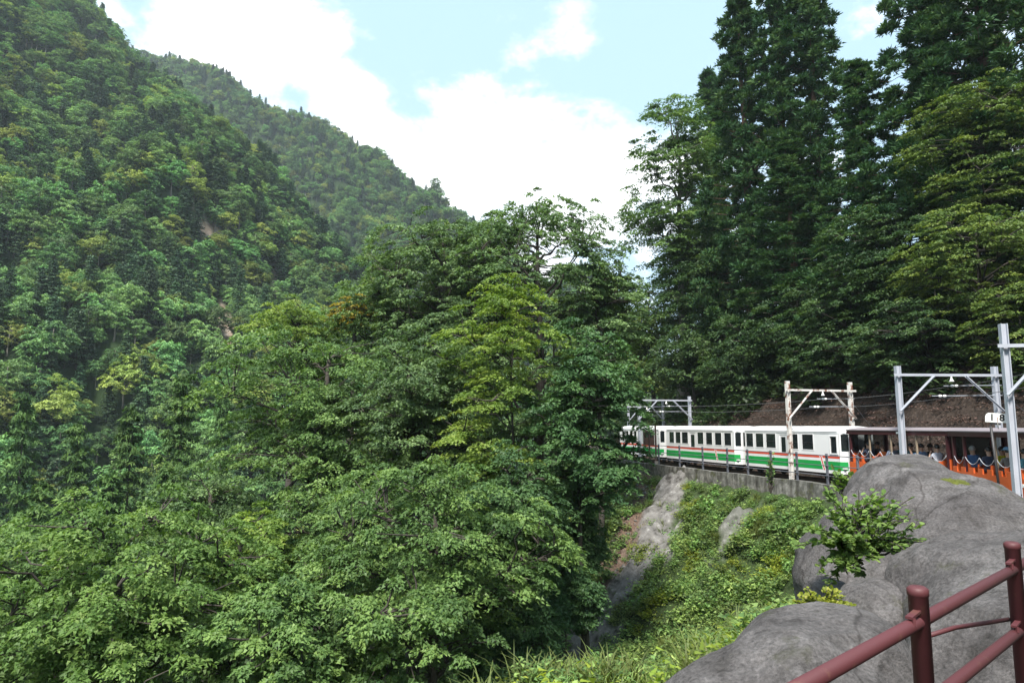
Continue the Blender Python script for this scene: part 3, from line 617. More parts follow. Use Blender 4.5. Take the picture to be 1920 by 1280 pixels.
def forest():
    r = np.random.default_rng(77)
    A = sample_forest(NEARG, NEAR_NF, 3.5, 1); B = sample_forest(FARG, FAR_NF, 4.4, 2)
    u, v, d = proj(A)
    hole = np.zeros(len(A), bool)
    for (su, sv, ru, rv) in SCARS: hole |= np.hypot((u - su) / ru, (v - sv - 10) / (rv + 12)) < 1
    A = A[~hole]
    P = np.concatenate([A, B]); isfar = np.concatenate([np.zeros(len(A), bool), np.ones(len(B), bool)])
    n = len(P); clus = Noise(5, 16, 1 / 45.0, 2)(P[:, :2])
    con = r.uniform(size=n) < np.where(clus > 0.15, 0.5, 0.12)
    kind = np.where(con, r.integers(6, 9, n), np.where(r.uniform(size=n) < 0.16, r.integers(4, 6, n), r.integers(0, 4, n)))
    sc = r.uniform(0.5, 1.1, n) * np.where(isfar, 0.74, 0.76); rot = r.uniform(0, 6.28, n)
    # which ones show: front to back over a coarse picture
    u, v, d = proj(P + np.stack([0 * sc, 0 * sc, 7.5 * sc], 1)); GW, GH = 384, 256; cov = np.zeros((GH, GW), bool)
    yy, xx = np.mgrid[0:GH, 0:GW]; xx = xx * 5 + 2.5; yy = yy * 5 + 2.5
    for (cu, cv, ru, rv, _d) in NEAR: cov |= ((xx - cu) / ru) ** 2 + ((yy - cv) / rv) ** 2 < 0.85
    vis = np.zeros(n)
    for k in np.argsort(d):
        ru = 4.0 * sc[k] * F / d[k]; rv = 5.2 * sc[k] * F / d[k]
        x0, x1 = int(max(0, (u[k] - ru) // 5)), int(min(GW, (u[k] + ru) // 5 + 2)); y0, y1 = int(max(0, (v[k] - rv) // 5)), int(min(GH, (v[k] + rv) // 5 + 2))
        if x1 <= x0 or y1 <= y0: continue
        w = ((xx[y0:y1, x0:x1] - u[k]) / ru) ** 2 + ((yy[y0:y1, x0:x1] - v[k]) / rv) ** 2 < 1
        vis[k] = (w & ~cov[y0:y1, x0:x1]).sum(); cov[y0:y1, x0:x1] |= w
    order = np.argsort(-vis); big = set(order[:290].tolist())
    for k in order[:290]:
        nm, me = protos[kind[k]]
        where = 'far ridge' if isfar[k] else 'near mountainside'
        lab = {'mountain_tree': 'rounded broadleaf tree in the dense forest on the ' + where, 'mountain_conifer': 'dark pointed conifer in the dense forest on the ' + where}[nm]
        uu, vv = u[k], v[k]; ks = {'mountain_tree': 'green broadleaf tree', 'mountain_conifer': 'dark pointed conifer'}[nm]
        if nm == 'mountain_tree' and kind[k] >= 4: ks = 'yellow-green broadleaf tree'
        sz = 'tall ' if sc[k] > .68 else 'small ' if sc[k] < .5 else ''
        if isfar[k]: zone = 'on the far ridge ' + ('below its highest shoulder' if uu < 420 else 'halfway down its slope' if uu < 640 else 'near its low end')
        else:
            cr = np.interp(uu, (0, 190, 420, 640, 760), (-190, 0, 225, 480, 600))
            zone = 'on the near mountainside, ' + ('along its crest' if vv - cr < 110 else 'under the crest' if vv - cr < 260 else 'near the brown landslip scar' if abs(uu - 385) < 90 and 380 < vv < 560 else 'by the pale rocky gully' if abs(uu - 425) < 80 and 540 < vv < 720 else 'on the middle slope' if vv < 560 else 'low above the conifers')
            if uu < 130: zone += ' at the photo edge'
            elif uu > 430 and 'scar' not in zone: zone += ' beside the grove'
            elif uu > 280 and 'slope' in zone: zone += ' toward the gully'
        lab = sz + ks + ' ' + zone
        plant_tree(nm, me, P[k] - np.array((0, 0, .4)), rot[k], sc[k], lab, 'tree', 'trees on the ' + where)
    # the rest: one mass
    rest = np.array([k for k in range(n) if k not in big])
    coll = bpy.data.collections.new('forest_kinds')
    for i, (nm, me) in enumerate(protos):
        tv = np.zeros(len(me[0].vertices) * 3, np.float32); me[0].vertices.foreach_get('co', tv); cv = np.zeros(len(me[1].vertices) * 3, np.float32); me[1].vertices.foreach_get('co', cv)
        tq = [tuple(p.vertices) for p in me[0].polygons]; Q = np.array([q for q in tq if len(q) == 4]); nt0 = len(tv) // 3; ncv = len(cv) // 3
        tn = np.zeros(len(me[1].polygons), np.float32); me[1].attributes['tint'].data.foreach_get('value', tn)
        CT = np.arange(ncv).reshape(-1, 3) + nt0
        J = mesh_np('forest_kind', np.concatenate([tv.reshape(-1, 3), cv.reshape(-1, 3)]), Q, CT, mats=(me[0].materials[0], me[1].materials[0]),
                    tint=np.concatenate([np.zeros(len(Q)), tn]), midx=np.concatenate([np.zeros(len(Q)), np.ones(len(CT))]))
        ob = bpy.data.objects.new('forest_kind_%02d' % i, J); coll.objects.link(ob)
    scatter('mountain_forest', P[rest] - np.array((0, 0, .4)), rot[rest], sc[rest], kind[rest], coll, 'dense mixed green forest covering both mountains', 'forest')
    print('forest', n, 'visible', int((vis > 0).sum()), 'smallest single', vis[order[289]])
def scatter(name, P, rot, sc, idx, coll, label, cat, tiltxy=None):
    me = bpy.data.meshes.new(name); me.vertices.add(len(P)); me.vertices.foreach_set('co', np.asarray(P, np.float32).ravel())
    def attr(nm, ty, key, arr):
        a = me.attributes.new(nm, ty, 'POINT'); a.data.foreach_set(key, arr)
    rv = np.zeros((len(P), 3), np.float32); rv[:, 2] = rot
    if tiltxy is not None: rv[:, :2] = tiltxy
    attr('rot', 'FLOAT_VECTOR', 'vector', rv.ravel()); attr('scl', 'FLOAT', 'value', np.asarray(sc, np.float32)); attr('idx', 'INT', 'value', np.asarray(idx, np.int32))
    o = link(name, me); tag(o, label, cat, kind='stuff')
    ng = bpy.data.node_groups.new(name + '_nodes', 'GeometryNodeTree'); ng.interface.new_socket('Geometry', in_out='INPUT', socket_type='NodeSocketGeometry'); ng.interface.new_socket('Geometry', in_out='OUTPUT', socket_type='NodeSocketGeometry')
    N = ng.nodes; L = ng.links; gi = N.new('NodeGroupInput'); go = N.new('NodeGroupOutput'); iop = N.new('GeometryNodeInstanceOnPoints')
    ci = N.new('GeometryNodeCollectionInfo'); ci.inputs['Collection'].default_value = coll; ci.inputs['Separate Children'].default_value = True; ci.inputs['Reset Children'].default_value = True
    L.new(gi.outputs[0], iop.inputs['Points']); L.new(ci.outputs[0], iop.inputs['Instance']); iop.inputs['Pick Instance'].default_value = True
    def na(nm, ty):
        a = N.new('GeometryNodeInputNamedAttribute'); a.data_type = ty; a.inputs['Name'].default_value = nm; return a.outputs[0]
    L.new(na('idx', 'INT'), iop.inputs['Instance Index']); L.new(na('scl', 'FLOAT'), iop.inputs['Scale'])
    er = N.new('FunctionNodeEulerToRotation'); L.new(na('rot', 'FLOAT_VECTOR'), er.inputs[0]); L.new(er.outputs[0], iop.inputs['Rotation'])
    L.new(iop.outputs[0], go.inputs[0])
    md = o.modifiers.new('scatter', 'NODES'); md.node_group = ng
    return o
forest()
# ------------------------------------------------------------------ haze in the gorge
def make_haze():
    m = bpy.data.materials.new('haze_air'); m.use_nodes = True; nt = m.node_tree
    for n in list(nt.nodes): nt.nodes.remove(n)
    out = nt.nodes.new('ShaderNodeOutputMaterial'); pv = nt.nodes.new('ShaderNodeVolumePrincipled')
    pv.inputs['Density'].default_value = HAZE; pv.inputs['Color'].default_value = (0.80, 0.90, 1.0, 1); pv.inputs['Anisotropy'].default_value = 0.2
    nt.links.new(pv.outputs[0], out.inputs['Volume'])
    b = MB(); b.box((-1500, -400, -62), (1500, 1400, 460)); o = b.build('haze', m); tag(o, 'pale blue air haze filling the gorge', 'haze', kind='stuff')
HAZE = 0.00021
make_haze()
# ------------------------------------------------------------------ materials for made things
def painted(name, col, rust=None, rough=0.45, scale=5.0, amt=(0.6, 0.72), dirt=0.18):
    m, nt, b = new_mat(name); L = nt.links; tc = N_(nt, 'ShaderNodeTexCoord')
    n = N_(nt, 'ShaderNodeTexNoise', Scale=scale, Detail=8, Roughness=0.65); L.new(tc.outputs['Object'], n.inputs['Vector'])
    n2 = N_(nt, 'ShaderNodeTexNoise', Scale=1.3, Detail=4); L.new(tc.outputs['Object'], n2.inputs['Vector'])
    base = ramp(nt, [(0.3, col), (0.75, tuple(c * (1 - dirt) for c in col))], n2.outputs['Fac'])
    if rust:
        f = ramp(nt, [(amt[0], (0, 0, 0)), (amt[1], (1, 1, 1))], n.outputs['Fac'])
        mx = N_(nt, 'ShaderNodeMix', data_type='RGBA'); L.new(f, mx.inputs['Factor']); L.new(base, mx.inputs['A']); mx.inputs['B'].default_value = (*rust, 1); base = mx.outputs['Result']
    L.new(base, b.inputs['Base Color']); b.inputs['Roughness'].default_value = rough
    return m
RUST = (0.17, 0.065, 0.035)
M['white'] = painted('car_white', (0.70, 0.70, 0.71), rough=.35, dirt=.08)
M['green'] = painted('car_green', (0.012, 0.30, 0.062), rough=.35)
M['red'] = painted('car_red', (0.62, 0.085, 0.05), rough=.35)
M['orange'] = painted('car_orange', (0.60, 0.115, 0.03), rough=.4, rust=(.16, .07, .04), amt=(.68, .78))
M['maroon'] = painted('car_maroon', (0.055, 0.016, 0.02), rough=.4)
M['roof_grey'] = painted('car_roof', (0.24, 0.21, 0.23), rough=.65)
M['tan'] = painted('tan_paint', (0.33, 0.26, 0.19), rough=.5)
M['under'] = plain('underframe', (0.018, 0.017, 0.018), .8, noise=.5)
M['brown'] = plain('brown_door', (0.055, 0.025, 0.022), .6, noise=.4)
M['teal'] = plain('seat_teal', (0.06, 0.22, 0.25), .8, noise=.3)
M['grey_steel'] = painted('galvanised', (0.42, 0.44, 0.50), rough=.5, dirt=.22)
M['rust_steel'] = painted('rusted_white', (0.62, 0.60, 0.58), rust=RUST, scale=2.6, amt=(.50, .58), rough=.6)
M['fence_grey'] = painted('fence_grey', (0.11, 0.115, 0.14), rough=.5)
M['dark_steel'] = plain('dark_steel', (0.035, 0.033, 0.036), .5, noise=.4)
M['porcelain'] = plain('porcelain', (0.80, 0.80, 0.78), .2)
M['wire'] = plain('wire', (0.06, 0.06, 0.06), .5)
M['chain'] = plain('chain', (0.36, 0.38, 0.42), .4)
M['railing'] = painted('railing_maroon', (0.085, 0.020, 0.024), rough=.6, rust=(.10, .035, .03), scale=14, amt=(.58, .66))
M['sign_white'] = plain('sign_white', (0.82, 0.82, 0.80), .4)
M['black'] = plain('black', (0.012, 0.012, 0.012), .5)
M['lamp'] = plain('lamp_glass', (0.55, 0.52, 0.42), .1)
M['sleeper'] = plain('sleeper', (0.06, 0.045, 0.035), .9, noise=.5)
M['rail_steel'] = plain('rail_steel', (0.13, 0.09, 0.07), .45, metal=.6, noise=.4)
def glass_mat(name, tr, col=(0.02, 0.025, 0.028)):
    m, nt, b = new_mat(name); b.inputs['Base Color'].default_value = (*col, 1); b.inputs['Roughness'].default_value = 0.06; b.inputs['Specular IOR Level'].default_value = .6
    t = N_(nt, 'ShaderNodeBsdfTransparent'); t.inputs[0].default_value = (.75, .8, .8, 1); mx = N_(nt, 'ShaderNodeMixShader'); mx.inputs[0].default_value = tr
    nt.links.new(b.outputs[0], mx.inputs[1]); nt.links.new(t.outputs[0], mx.inputs[2]); nt.links.new(mx.outputs[0], nt.nodes['Material Output'].inputs['Surface']); return m
M['glass'] = glass_mat('window_glass', .45); M['glass_clear'] = glass_mat('screen_glass', .6)
def concrete_mat(name, a, b_, c, scale=3.0, moss=0.0):
    m, nt, b = new_mat(name); L = nt.links; geo = N_(nt, 'ShaderNodeNewGeometry')
    n = N_(nt, 'ShaderNodeTexNoise', Scale=scale, Detail=10, Roughness=0.68); L.new(geo.outputs['Position'], n.inputs['Vector'])
    col = ramp(nt, [(0.32, a), (0.5, b_), (0.68, c)], n.outputs['Fac'])
    mp = N_(nt, 'ShaderNodeMapping'); mp.inputs['Scale'].default_value = (2.2, 2.2, 0.25); L.new(geo.outputs['Position'], mp.inputs[0])
    n3 = N_(nt, 'ShaderNodeTexNoise', Scale=1.6, Detail=6); L.new(mp.outputs[0], n3.inputs['Vector'])
    st = ramp(nt, [(0.42, (1, 1, 1)), (0.62, (0.42, 0.40, 0.37))], n3.outputs['Fac'])
    mx = N_(nt, 'ShaderNodeMix', data_type='RGBA', blend_type='MULTIPLY'); mx.inputs['Factor'].default_value = .8; L.new(col, mx.inputs['A']); L.new(st, mx.inputs['B']); res = mx.outputs['Result']
    if moss:
        n4 = N_(nt, 'ShaderNodeTexNoise', Scale=1.1, Detail=9, Roughness=.7); L.new(geo.outputs['Position'], n4.inputs['Vector'])
        f = ramp(nt, [(1 - moss, (0, 0, 0)), (1 - moss + .1, (1, 1, 1))], n4.outputs['Fac']); m2 = N_(nt, 'ShaderNodeMix', data_type='RGBA'); L.new(f, m2.inputs['Factor']); L.new(res, m2.inputs['A']); m2.inputs['B'].default_value = (0.055, 0.06, 0.02, 1); res = m2.outputs['Result']
    L.new(res, b.inputs['Base Color']); b.inputs['Roughness'].default_value = .92; b.inputs['Specular IOR Level'].default_value = .25
    bp = N_(nt, 'ShaderNodeBump', Strength=.55, Distance=.06); L.new(n.outputs['Fac'], bp.inputs['Height']); L.new(bp.outputs[0], b.inputs['Normal'])
    return m
M['concrete'] = concrete_mat('weathered_concrete', (.05, .049, .045), (.14, .137, .128), (.30, .29, .275), 2.4, .45)
# ------------------------------------------------------------------ the track
ET = np.gradient(EDGE, axis=0); ET /= np.linalg.norm(ET, axis=1)[:, None]; EN = np.stack([ET[:, 1], -ET[:, 0]], 1)
def off_line(o): return EDGE + EN * o
RAIL_Z = -2.6
def on_line(o, Y):
    P = off_line(o)
    for a, b in zip(P[12:-1], P[13:]):
        if a[1] <= Y <= b[1]: return a + (b - a) * (Y - a[1]) / (b[1] - a[1])
CEN = 2.95
def track():
    root = empty('railway_track', (0, 0, 0)); tag(root, kind='structure')
    C = off_line(CEN); k = [i for i in range(12, len(C)) if 8 < C[i, 1] < 75]
    for g in (-0.40, 0.40):
        P = off_line(CEN + g)[k]; pts = np.column_stack([P, np.full(len(P), RAIL_Z - .06)])
        mb = MB()
        for a, b in zip(pts[:-1], pts[1:]): mb.bar(a, b, .06, .12)
        mb.build('rail', M['rail_steel'], root)
    me = MB().box((-.72, -.09, -.07), (.72, .09, .07)).mesh('sleeper', M['sleeper'])
    P = C[k]; d = np.concatenate([[0], np.cumsum(np.linalg.norm(np.diff(P, axis=0), axis=1))])
    for s in np.arange(0, d[-1], .65):
        x, y = np.interp(s, d, P[:, 0]), np.interp(s, d, P[:, 1]); x2, y2 = np.interp(s + .1, d, P[:, 0]), np.interp(s + .1, d, P[:, 1])
        o = link('sleeper', me, root, (x, y, RAIL_Z - .20)); o.rotation_euler = (0, 0, math.atan2(y2 - y, x2 - x) + math.pi / 2)
track()
# ------------------------------------------------------------------ retaining wall and grey guard fence
def strip_solid(pts, w, top, bot):
    """a wall along pts; top/bot arrays of z"""
    pts = np.asarray(pts); t = np.gradient(pts, axis=0); t /= np.linalg.norm(t, axis=1)[:, None]; n = np.stack([t[:, 1], -t[:, 0]], 1)
    L_, R_ = pts - n * w / 2, pts + n * w / 2; k = len(pts)
    V = np.concatenate([np.column_stack([L_ - n * .06, bot]), np.column_stack([L_, top]), np.column_stack([R_, top]), np.column_stack([R_, bot])])
    i = np.arange(k - 1); Q = []
    for a, b in ((0, 1), (1, 2), (2, 3)): Q.append(np.stack([a * k + i, b * k + i, b * k + i + 1, a * k + i + 1], 1))
    Q.append(np.array([[0, k, 2 * k, 3 * k], [k - 1, 4 * k - 1, 3 * k - 1, 2 * k - 1]])); mb = MB(); mb.add(V, np.concatenate(Q)); return mb
def wall():
    root = empty('retaining_wall', (0, 0, 0)); tag(root, 'low stained concrete retaining wall carrying the track above the weeds', 'wall')
    P = EDGE[[i for i in range(len(EDGE)) if 24 < EDGE[i, 1] < 60]]; d = np.concatenate([[0], np.cumsum(np.linalg.norm(np.diff(P, axis=0), axis=1))])
    n = int(d[-1] // 4.0); r = random.Random(3)
    for i in range(n):
        s = np.linspace(i * 4.0 + .012, (i + 1) * 4.0 - .012, 8); q = np.stack([np.interp(s, d, P[:, 0]), np.interp(s, d, P[:, 1])], 1)
        zt = -2.47 + .02 * np.sin(s * 1.3) + r.uniform(-.012, .012); g = T(q[:, 0] - .5, q[:, 1])
        strip_solid(q, .34, zt + 0 * s, np.minimum(g - .5, -3.6)).build('wall_segment', M['concrete'], root)
wall()
def guard_fence():
    root = empty('guard_fence', (0, 0, 0)); tag(root, 'dark grey steel guard fence with three rails along the wall top', 'fence')
    tops = []
    for u, vt, vb in ((1236, 826.5, 865), (1275, 831.5, 871.7), (1318, 835.4, 877), (1365, 840, 884), (1403, 843.5, 889.5), (1447, 848.5, 897), (1496, 852, 905), (1552, 856, 911)):
        # where the sight line in plan meets the wall line
        a = (u - 960) / F; s = np.argmin(np.abs(EDGE[20:, 0] - a * (EDGE[20:, 1] * cP - 2.4 * sP)) + 100 * (EDGE[20:, 1] < 24)) + 20
        best = None
        for p, q in zip(EDGE[s - 1:s + 1], EDGE[s:s + 2]):
            for t in np.linspace(0, 1, 30):
                e = p + (q - p) * t; er = abs(proj((e[0], e[1], -2.4))[0] - u)
                if best is None or er < best[0]: best = (er, e)
        e = best[1]; h = (vb - vt) * e[1] / F / 1.0
        mb = MB(); mb.box((-.045, -.035, 0), (.045, .035, 1.28)); o = mb.build('post', M['fence_grey'], root); o.location = (e[0], e[1], -2.47)
        t = ET[s]; o.rotation_euler = (0, 0, math.atan2(t[1], t[0])); tops.append(np.array((e[0], e[1], -2.47)))
    tops = np.array(tops)
    ext = np.concatenate([[tops[0] + (tops[0] - tops[1]) * .15], tops, [tops[-1] + (tops[-1] - tops[-2]) * .9], [tops[-1] + (tops[-1] - tops[-2]) * 1.8]])
    o = MB().box((-.045, -.035, 0), (.045, .035, 1.28)).build('post', M['fence_grey'], root); o.location = ext[-2]
    for h in (1.20, .78, .36):
        MB().tube(ext + np.array((-.05, 0, h)), .021, 6).build('rail', M['fence_grey'], root, True)
guard_fence()
# ------------------------------------------------------------------ overhead portals
def hbeam(mb, h, w=.2, d=.2, t=.022):
    mb.box((-d / 2, -w / 2, 0), (-d / 2 + t, w / 2, h)); mb.box((d / 2 - t, -w / 2, 0), (d / 2, w / 2, h)); mb.box((-d / 2 + t, -t / 2, 0), (d / 2 - t, t / 2, h)); return mb
def portal(lp, rp, zb, zt, zbar, mat, label, braced=(True, True), w=.18, extra=.25):
    root = empty('overhead_portal', (lp[0], lp[1], zb)); tag(root, label, 'portal', 'steel portals carrying the overhead line')
    lp = np.array(lp, float); rp = np.array(rp, float); v = rp - lp; span = np.linalg.norm(v); d = v / span; az = math.atan2(d[1], d[0]); root.rotation_euler = (0, 0, az)
    for x in (0, span):
        p = hbeam(MB(), zt - zb, w, w).build('post', mat, root); p.location = (x, 0, 0)
        bp = MB().box((x - .17, -.17, -.06), (x + .17, .17, .03)).build('base_plate', mat, root)
        mb = MB()
        for q in range(4):
            for sx in (-.05, .05): mb.tube([(x + sx, -w / 2 - .018, .12 + q * .11), (x + sx, -w / 2 + .002, .12 + q * .11)], .016, 6)
        mb.build('bolt', M['dark_steel'], root)
    B = zbar - zb
    cb = MB(); cb.box((-extra, -w / 2 - .07, B - .05), (span + extra, -w / 2 - .06, B + .05)); cb.box((-extra, -w / 2 - .0605, B + .04), (span + extra, -w / 2 - .004, B + .05))
    cb.build('crossbar', mat, root)
    for sd in (0, 1):
        if not braced[sd]: continue
        sgn = 1 if sd == 0 else -1; x0 = 0 if sd == 0 else span
        mb = MB(); mb.bar((x0 - sgn * .12, -w / 2 - .10, B - 1.42), (x0 + sgn * span * .34, -w / 2 - .10, B - .03), .012, .10, up=(0, 1, 0)); mb.bar((x0 - sgn * .12, -w / 2 - .10, B - 1.42), (x0 + sgn * span * .34, -w / 2 - .10, B - .03), .10, .012, up=(0, 1, 0)); mb.build('brace', mat, root)
    for hz, x0 in ((B - .42, span * .55), (B - .82, span * .42)):
        MB().tube([(x0 - .35, 0, hz), (span + .25, 0, hz + .03)], .014, 5).build('pull_off_rod', M['grey_steel'], root)
        for q in range(2):
            s = MB(); s.tube([(x0 + .18 * q - .07, 0, hz), (x0 + .18 * q - .05, 0, hz), (x0 + .18 * q, 0, hz), (x0 + .18 * q + .05, 0, hz), (x0 + .18 * q + .07, 0, hz)], (.012, .045, .055, .045, .012), 10); s.build('insulator', M['porcelain'], root, True)
    s = MB(); xc = span * .52; s.tube([(xc, -w / 2 - .065, B - .06), (xc, -w / 2 - .065, B - .12), (xc, -w / 2 - .065, B - .2), (xc, -w / 2 - .065, B - .26)], (.02, .03, .06, .11), 10); s.build('bell_insulator', M['porcelain'], root, True)
    return root
def pt(u, Y, z=-1.0):
    d = Y * cP + z * sP; return np.array(((u - 960) / F * d, Y))
PORT = []
def put_portal(u, Y, ur, vt, vbar, vb, mat, label, **kw):
    l = pt(u, Y, 1.5); i = np.argmin(np.linalg.norm(EDGE - l, axis=1)); nrm = EN[i]
    span = kw.pop('span', None)
    if span is None:
        best = min(np.linspace(2.6, 4.4, 60), key=lambda s: abs(proj(np.append(l + nrm * s, 1.5))[0] - ur)); span = best
    r_ = l + nrm * span
    zt = at(u, vt, Y)[2]; zbar = at(u, vbar, Y)[2]; zb = at(u, vb, Y)[2]
    PORT.append(((l + r_) / 2, zbar)); return portal(l, r_, zb, zt, zbar, mat, label, **kw)
put_portal(1888, 19.7, 2200, 607, 649, 957, M['grey_steel'], 'nearest light grey portal whose tall post stands before the orange car', span=3.4)
put_portal(1685, 27, 1867, 686, 703, 905, M['grey_steel'], 'light grey portal over the orange cars, post behind the boulder')
put_portal(1477, 34.3, 1594, 714, 731, 902, M['rust_steel'], 'rusty white portal standing before the white cars')
put_portal(1198, 50, 1293, 742, 750, 857, M['grey_steel'], 'grey portal at the rear car beside the leaning leaves', extra=.15)
put_portal(1178, 62, 1243, 752, 762, 850, M['grey_steel'], 'farthest small grey portal beyond the rear car', extra=.1)
def wires():
    P = [np.append(c, z) for c, z in PORT]; P = [P[0] + np.array((-1.5, -7.0, .1))] + P + [P[-1] + (P[-1] - P[-2])]
    for dz, dx, lab in ((-.45, 0.1, 'upper overhead wire strung through the portals'), (-.85, .25, 'lower contact wire strung over the train roofs')):
        pts = []
        for a, b in zip(P[:-1], P[1:]):
            for t in np.linspace(0, 1, 8)[:-1]: q = a + (b - a) * t; pts.append(q + np.array((dx, 0, dz - .10 * 4 * t * (1 - t))))
        o = MB().tube(np.array(pts), .011, 4, False).build('overhead_wire', M['wire']); tag(o, lab, 'wire', 'overhead wires')
    # stays from the portals back to the bank
    for k, (dx, lab) in enumerate((((2.6), 'thin stay wire from the grey portal down to the bare bank'), ((2.4), 'thin stay wire from the rusty portal down to the bank'))):
        c, z = PORT[1 + k]; i = np.argmin(np.linalg.norm(EDGE - c, axis=1)); n = EN[i]; a = np.append(c + n * 1.75, z - .3); e = c + n * (1.75 + dx) + ET[i] * 1.0
        o = MB().tube([a, np.array((e[0], e[1], Tz(e[0], e[1]) + .02))], .012, 4, False).build('stay_wire', M['grey_steel']); tag(o, lab, 'wire', 'stay wires')
wires()
# ------------------------------------------------------------------ the train
def panel(mb, x0, x1, z0, z1, holes, y, th):
    """a wall in the x,z plane at y (outer) .. y+th with rectangular holes"""
    xs = sorted({x0, x1, *[h[0] for h in holes], *[h[1] for h in holes]}); zs = sorted({z0, z1, *[h[2] for h in holes], *[h[3] for h in holes]})
    def inh(x, z): return any(h[0] < x < h[1] and h[2] < z < h[3] for h in holes)
    for a, b in zip(xs[:-1], xs[1:]):
        for c, d in zip(zs[:-1], zs[1:]):
            if inh((a + b) / 2, (c + d) / 2): continue
            mb.add([(a, y, c), (b, y, c), (b, y, d), (a, y, d), (a, y + th, c), (b, y + th, c), (b, y + th, d), (a, y + th, d)], [(0, 1, 2, 3), (7, 6, 5, 4)])
    for a, b, c, d in holes:
        mb.add([(a, y, c), (b, y, c), (b, y, d), (a, y, d), (a, y + th, c), (b, y + th, c), (b, y + th, d), (a, y + th, d)], [(0, 4, 5, 1), (1, 5, 6, 2), (2, 6, 7, 3), (3, 7, 4, 0)])
def ring(mb, a, b, c, d, w, y0, y1):
    mb.box((a - w, y0, c - w), (b + w, y1, c)); mb.box((a - w, y0, d), (b + w, y1, d + w)); mb.box((a - w, y0, c), (a, y1, d)); mb.box((b, y0, c), (b + w, y1, d))
def place_car(root, Y0, Y1, roll=0.0, zo=0.0):
    a, b = on_line(CEN, Y0), on_line(CEN, Y1); L_ = np.linalg.norm(b - a); m = (a + b) / 2
    root.location = (m[0], m[1], RAIL_Z + zo); root.rotation_euler = (roll, 0, math.atan2((b - a)[1], (b - a)[0])); return L_
def car_len(Y0, Y1): return float(np.linalg.norm(on_line(CEN, Y1) - on_line(CEN, Y0)))
def running_gear(root, L_, M_):
    MB().box((-L_ / 2 + .2, -.62, .30), (L_ / 2 - .2, .62, .42)).build('underframe', M['under'], root)
    for bx in (-L_ / 2 + 1.3, L_ / 2 - 1.3):
        bg = MB().box((bx - .75, -.6, .22), (bx + .75, -.52, .40)); bg.box((bx - .75, .52, .22), (bx + .75, .6, .40)); bo = bg.build('bogie', M['under'], root)
        for wx in (bx - .45, bx + .45):
            for sy in (-1, 1): MB().tube([(wx, sy * .36, .27), (wx, sy * .44, .27)], .27, 14).build('wheel', M['under'], bo, False)
    for sx in (-1, 1): MB().box((sx * (L_ / 2 - .25), -.09, .36), (sx * (L_ / 2 + .12), .09, .52)).build('coupler', M['under'], root)
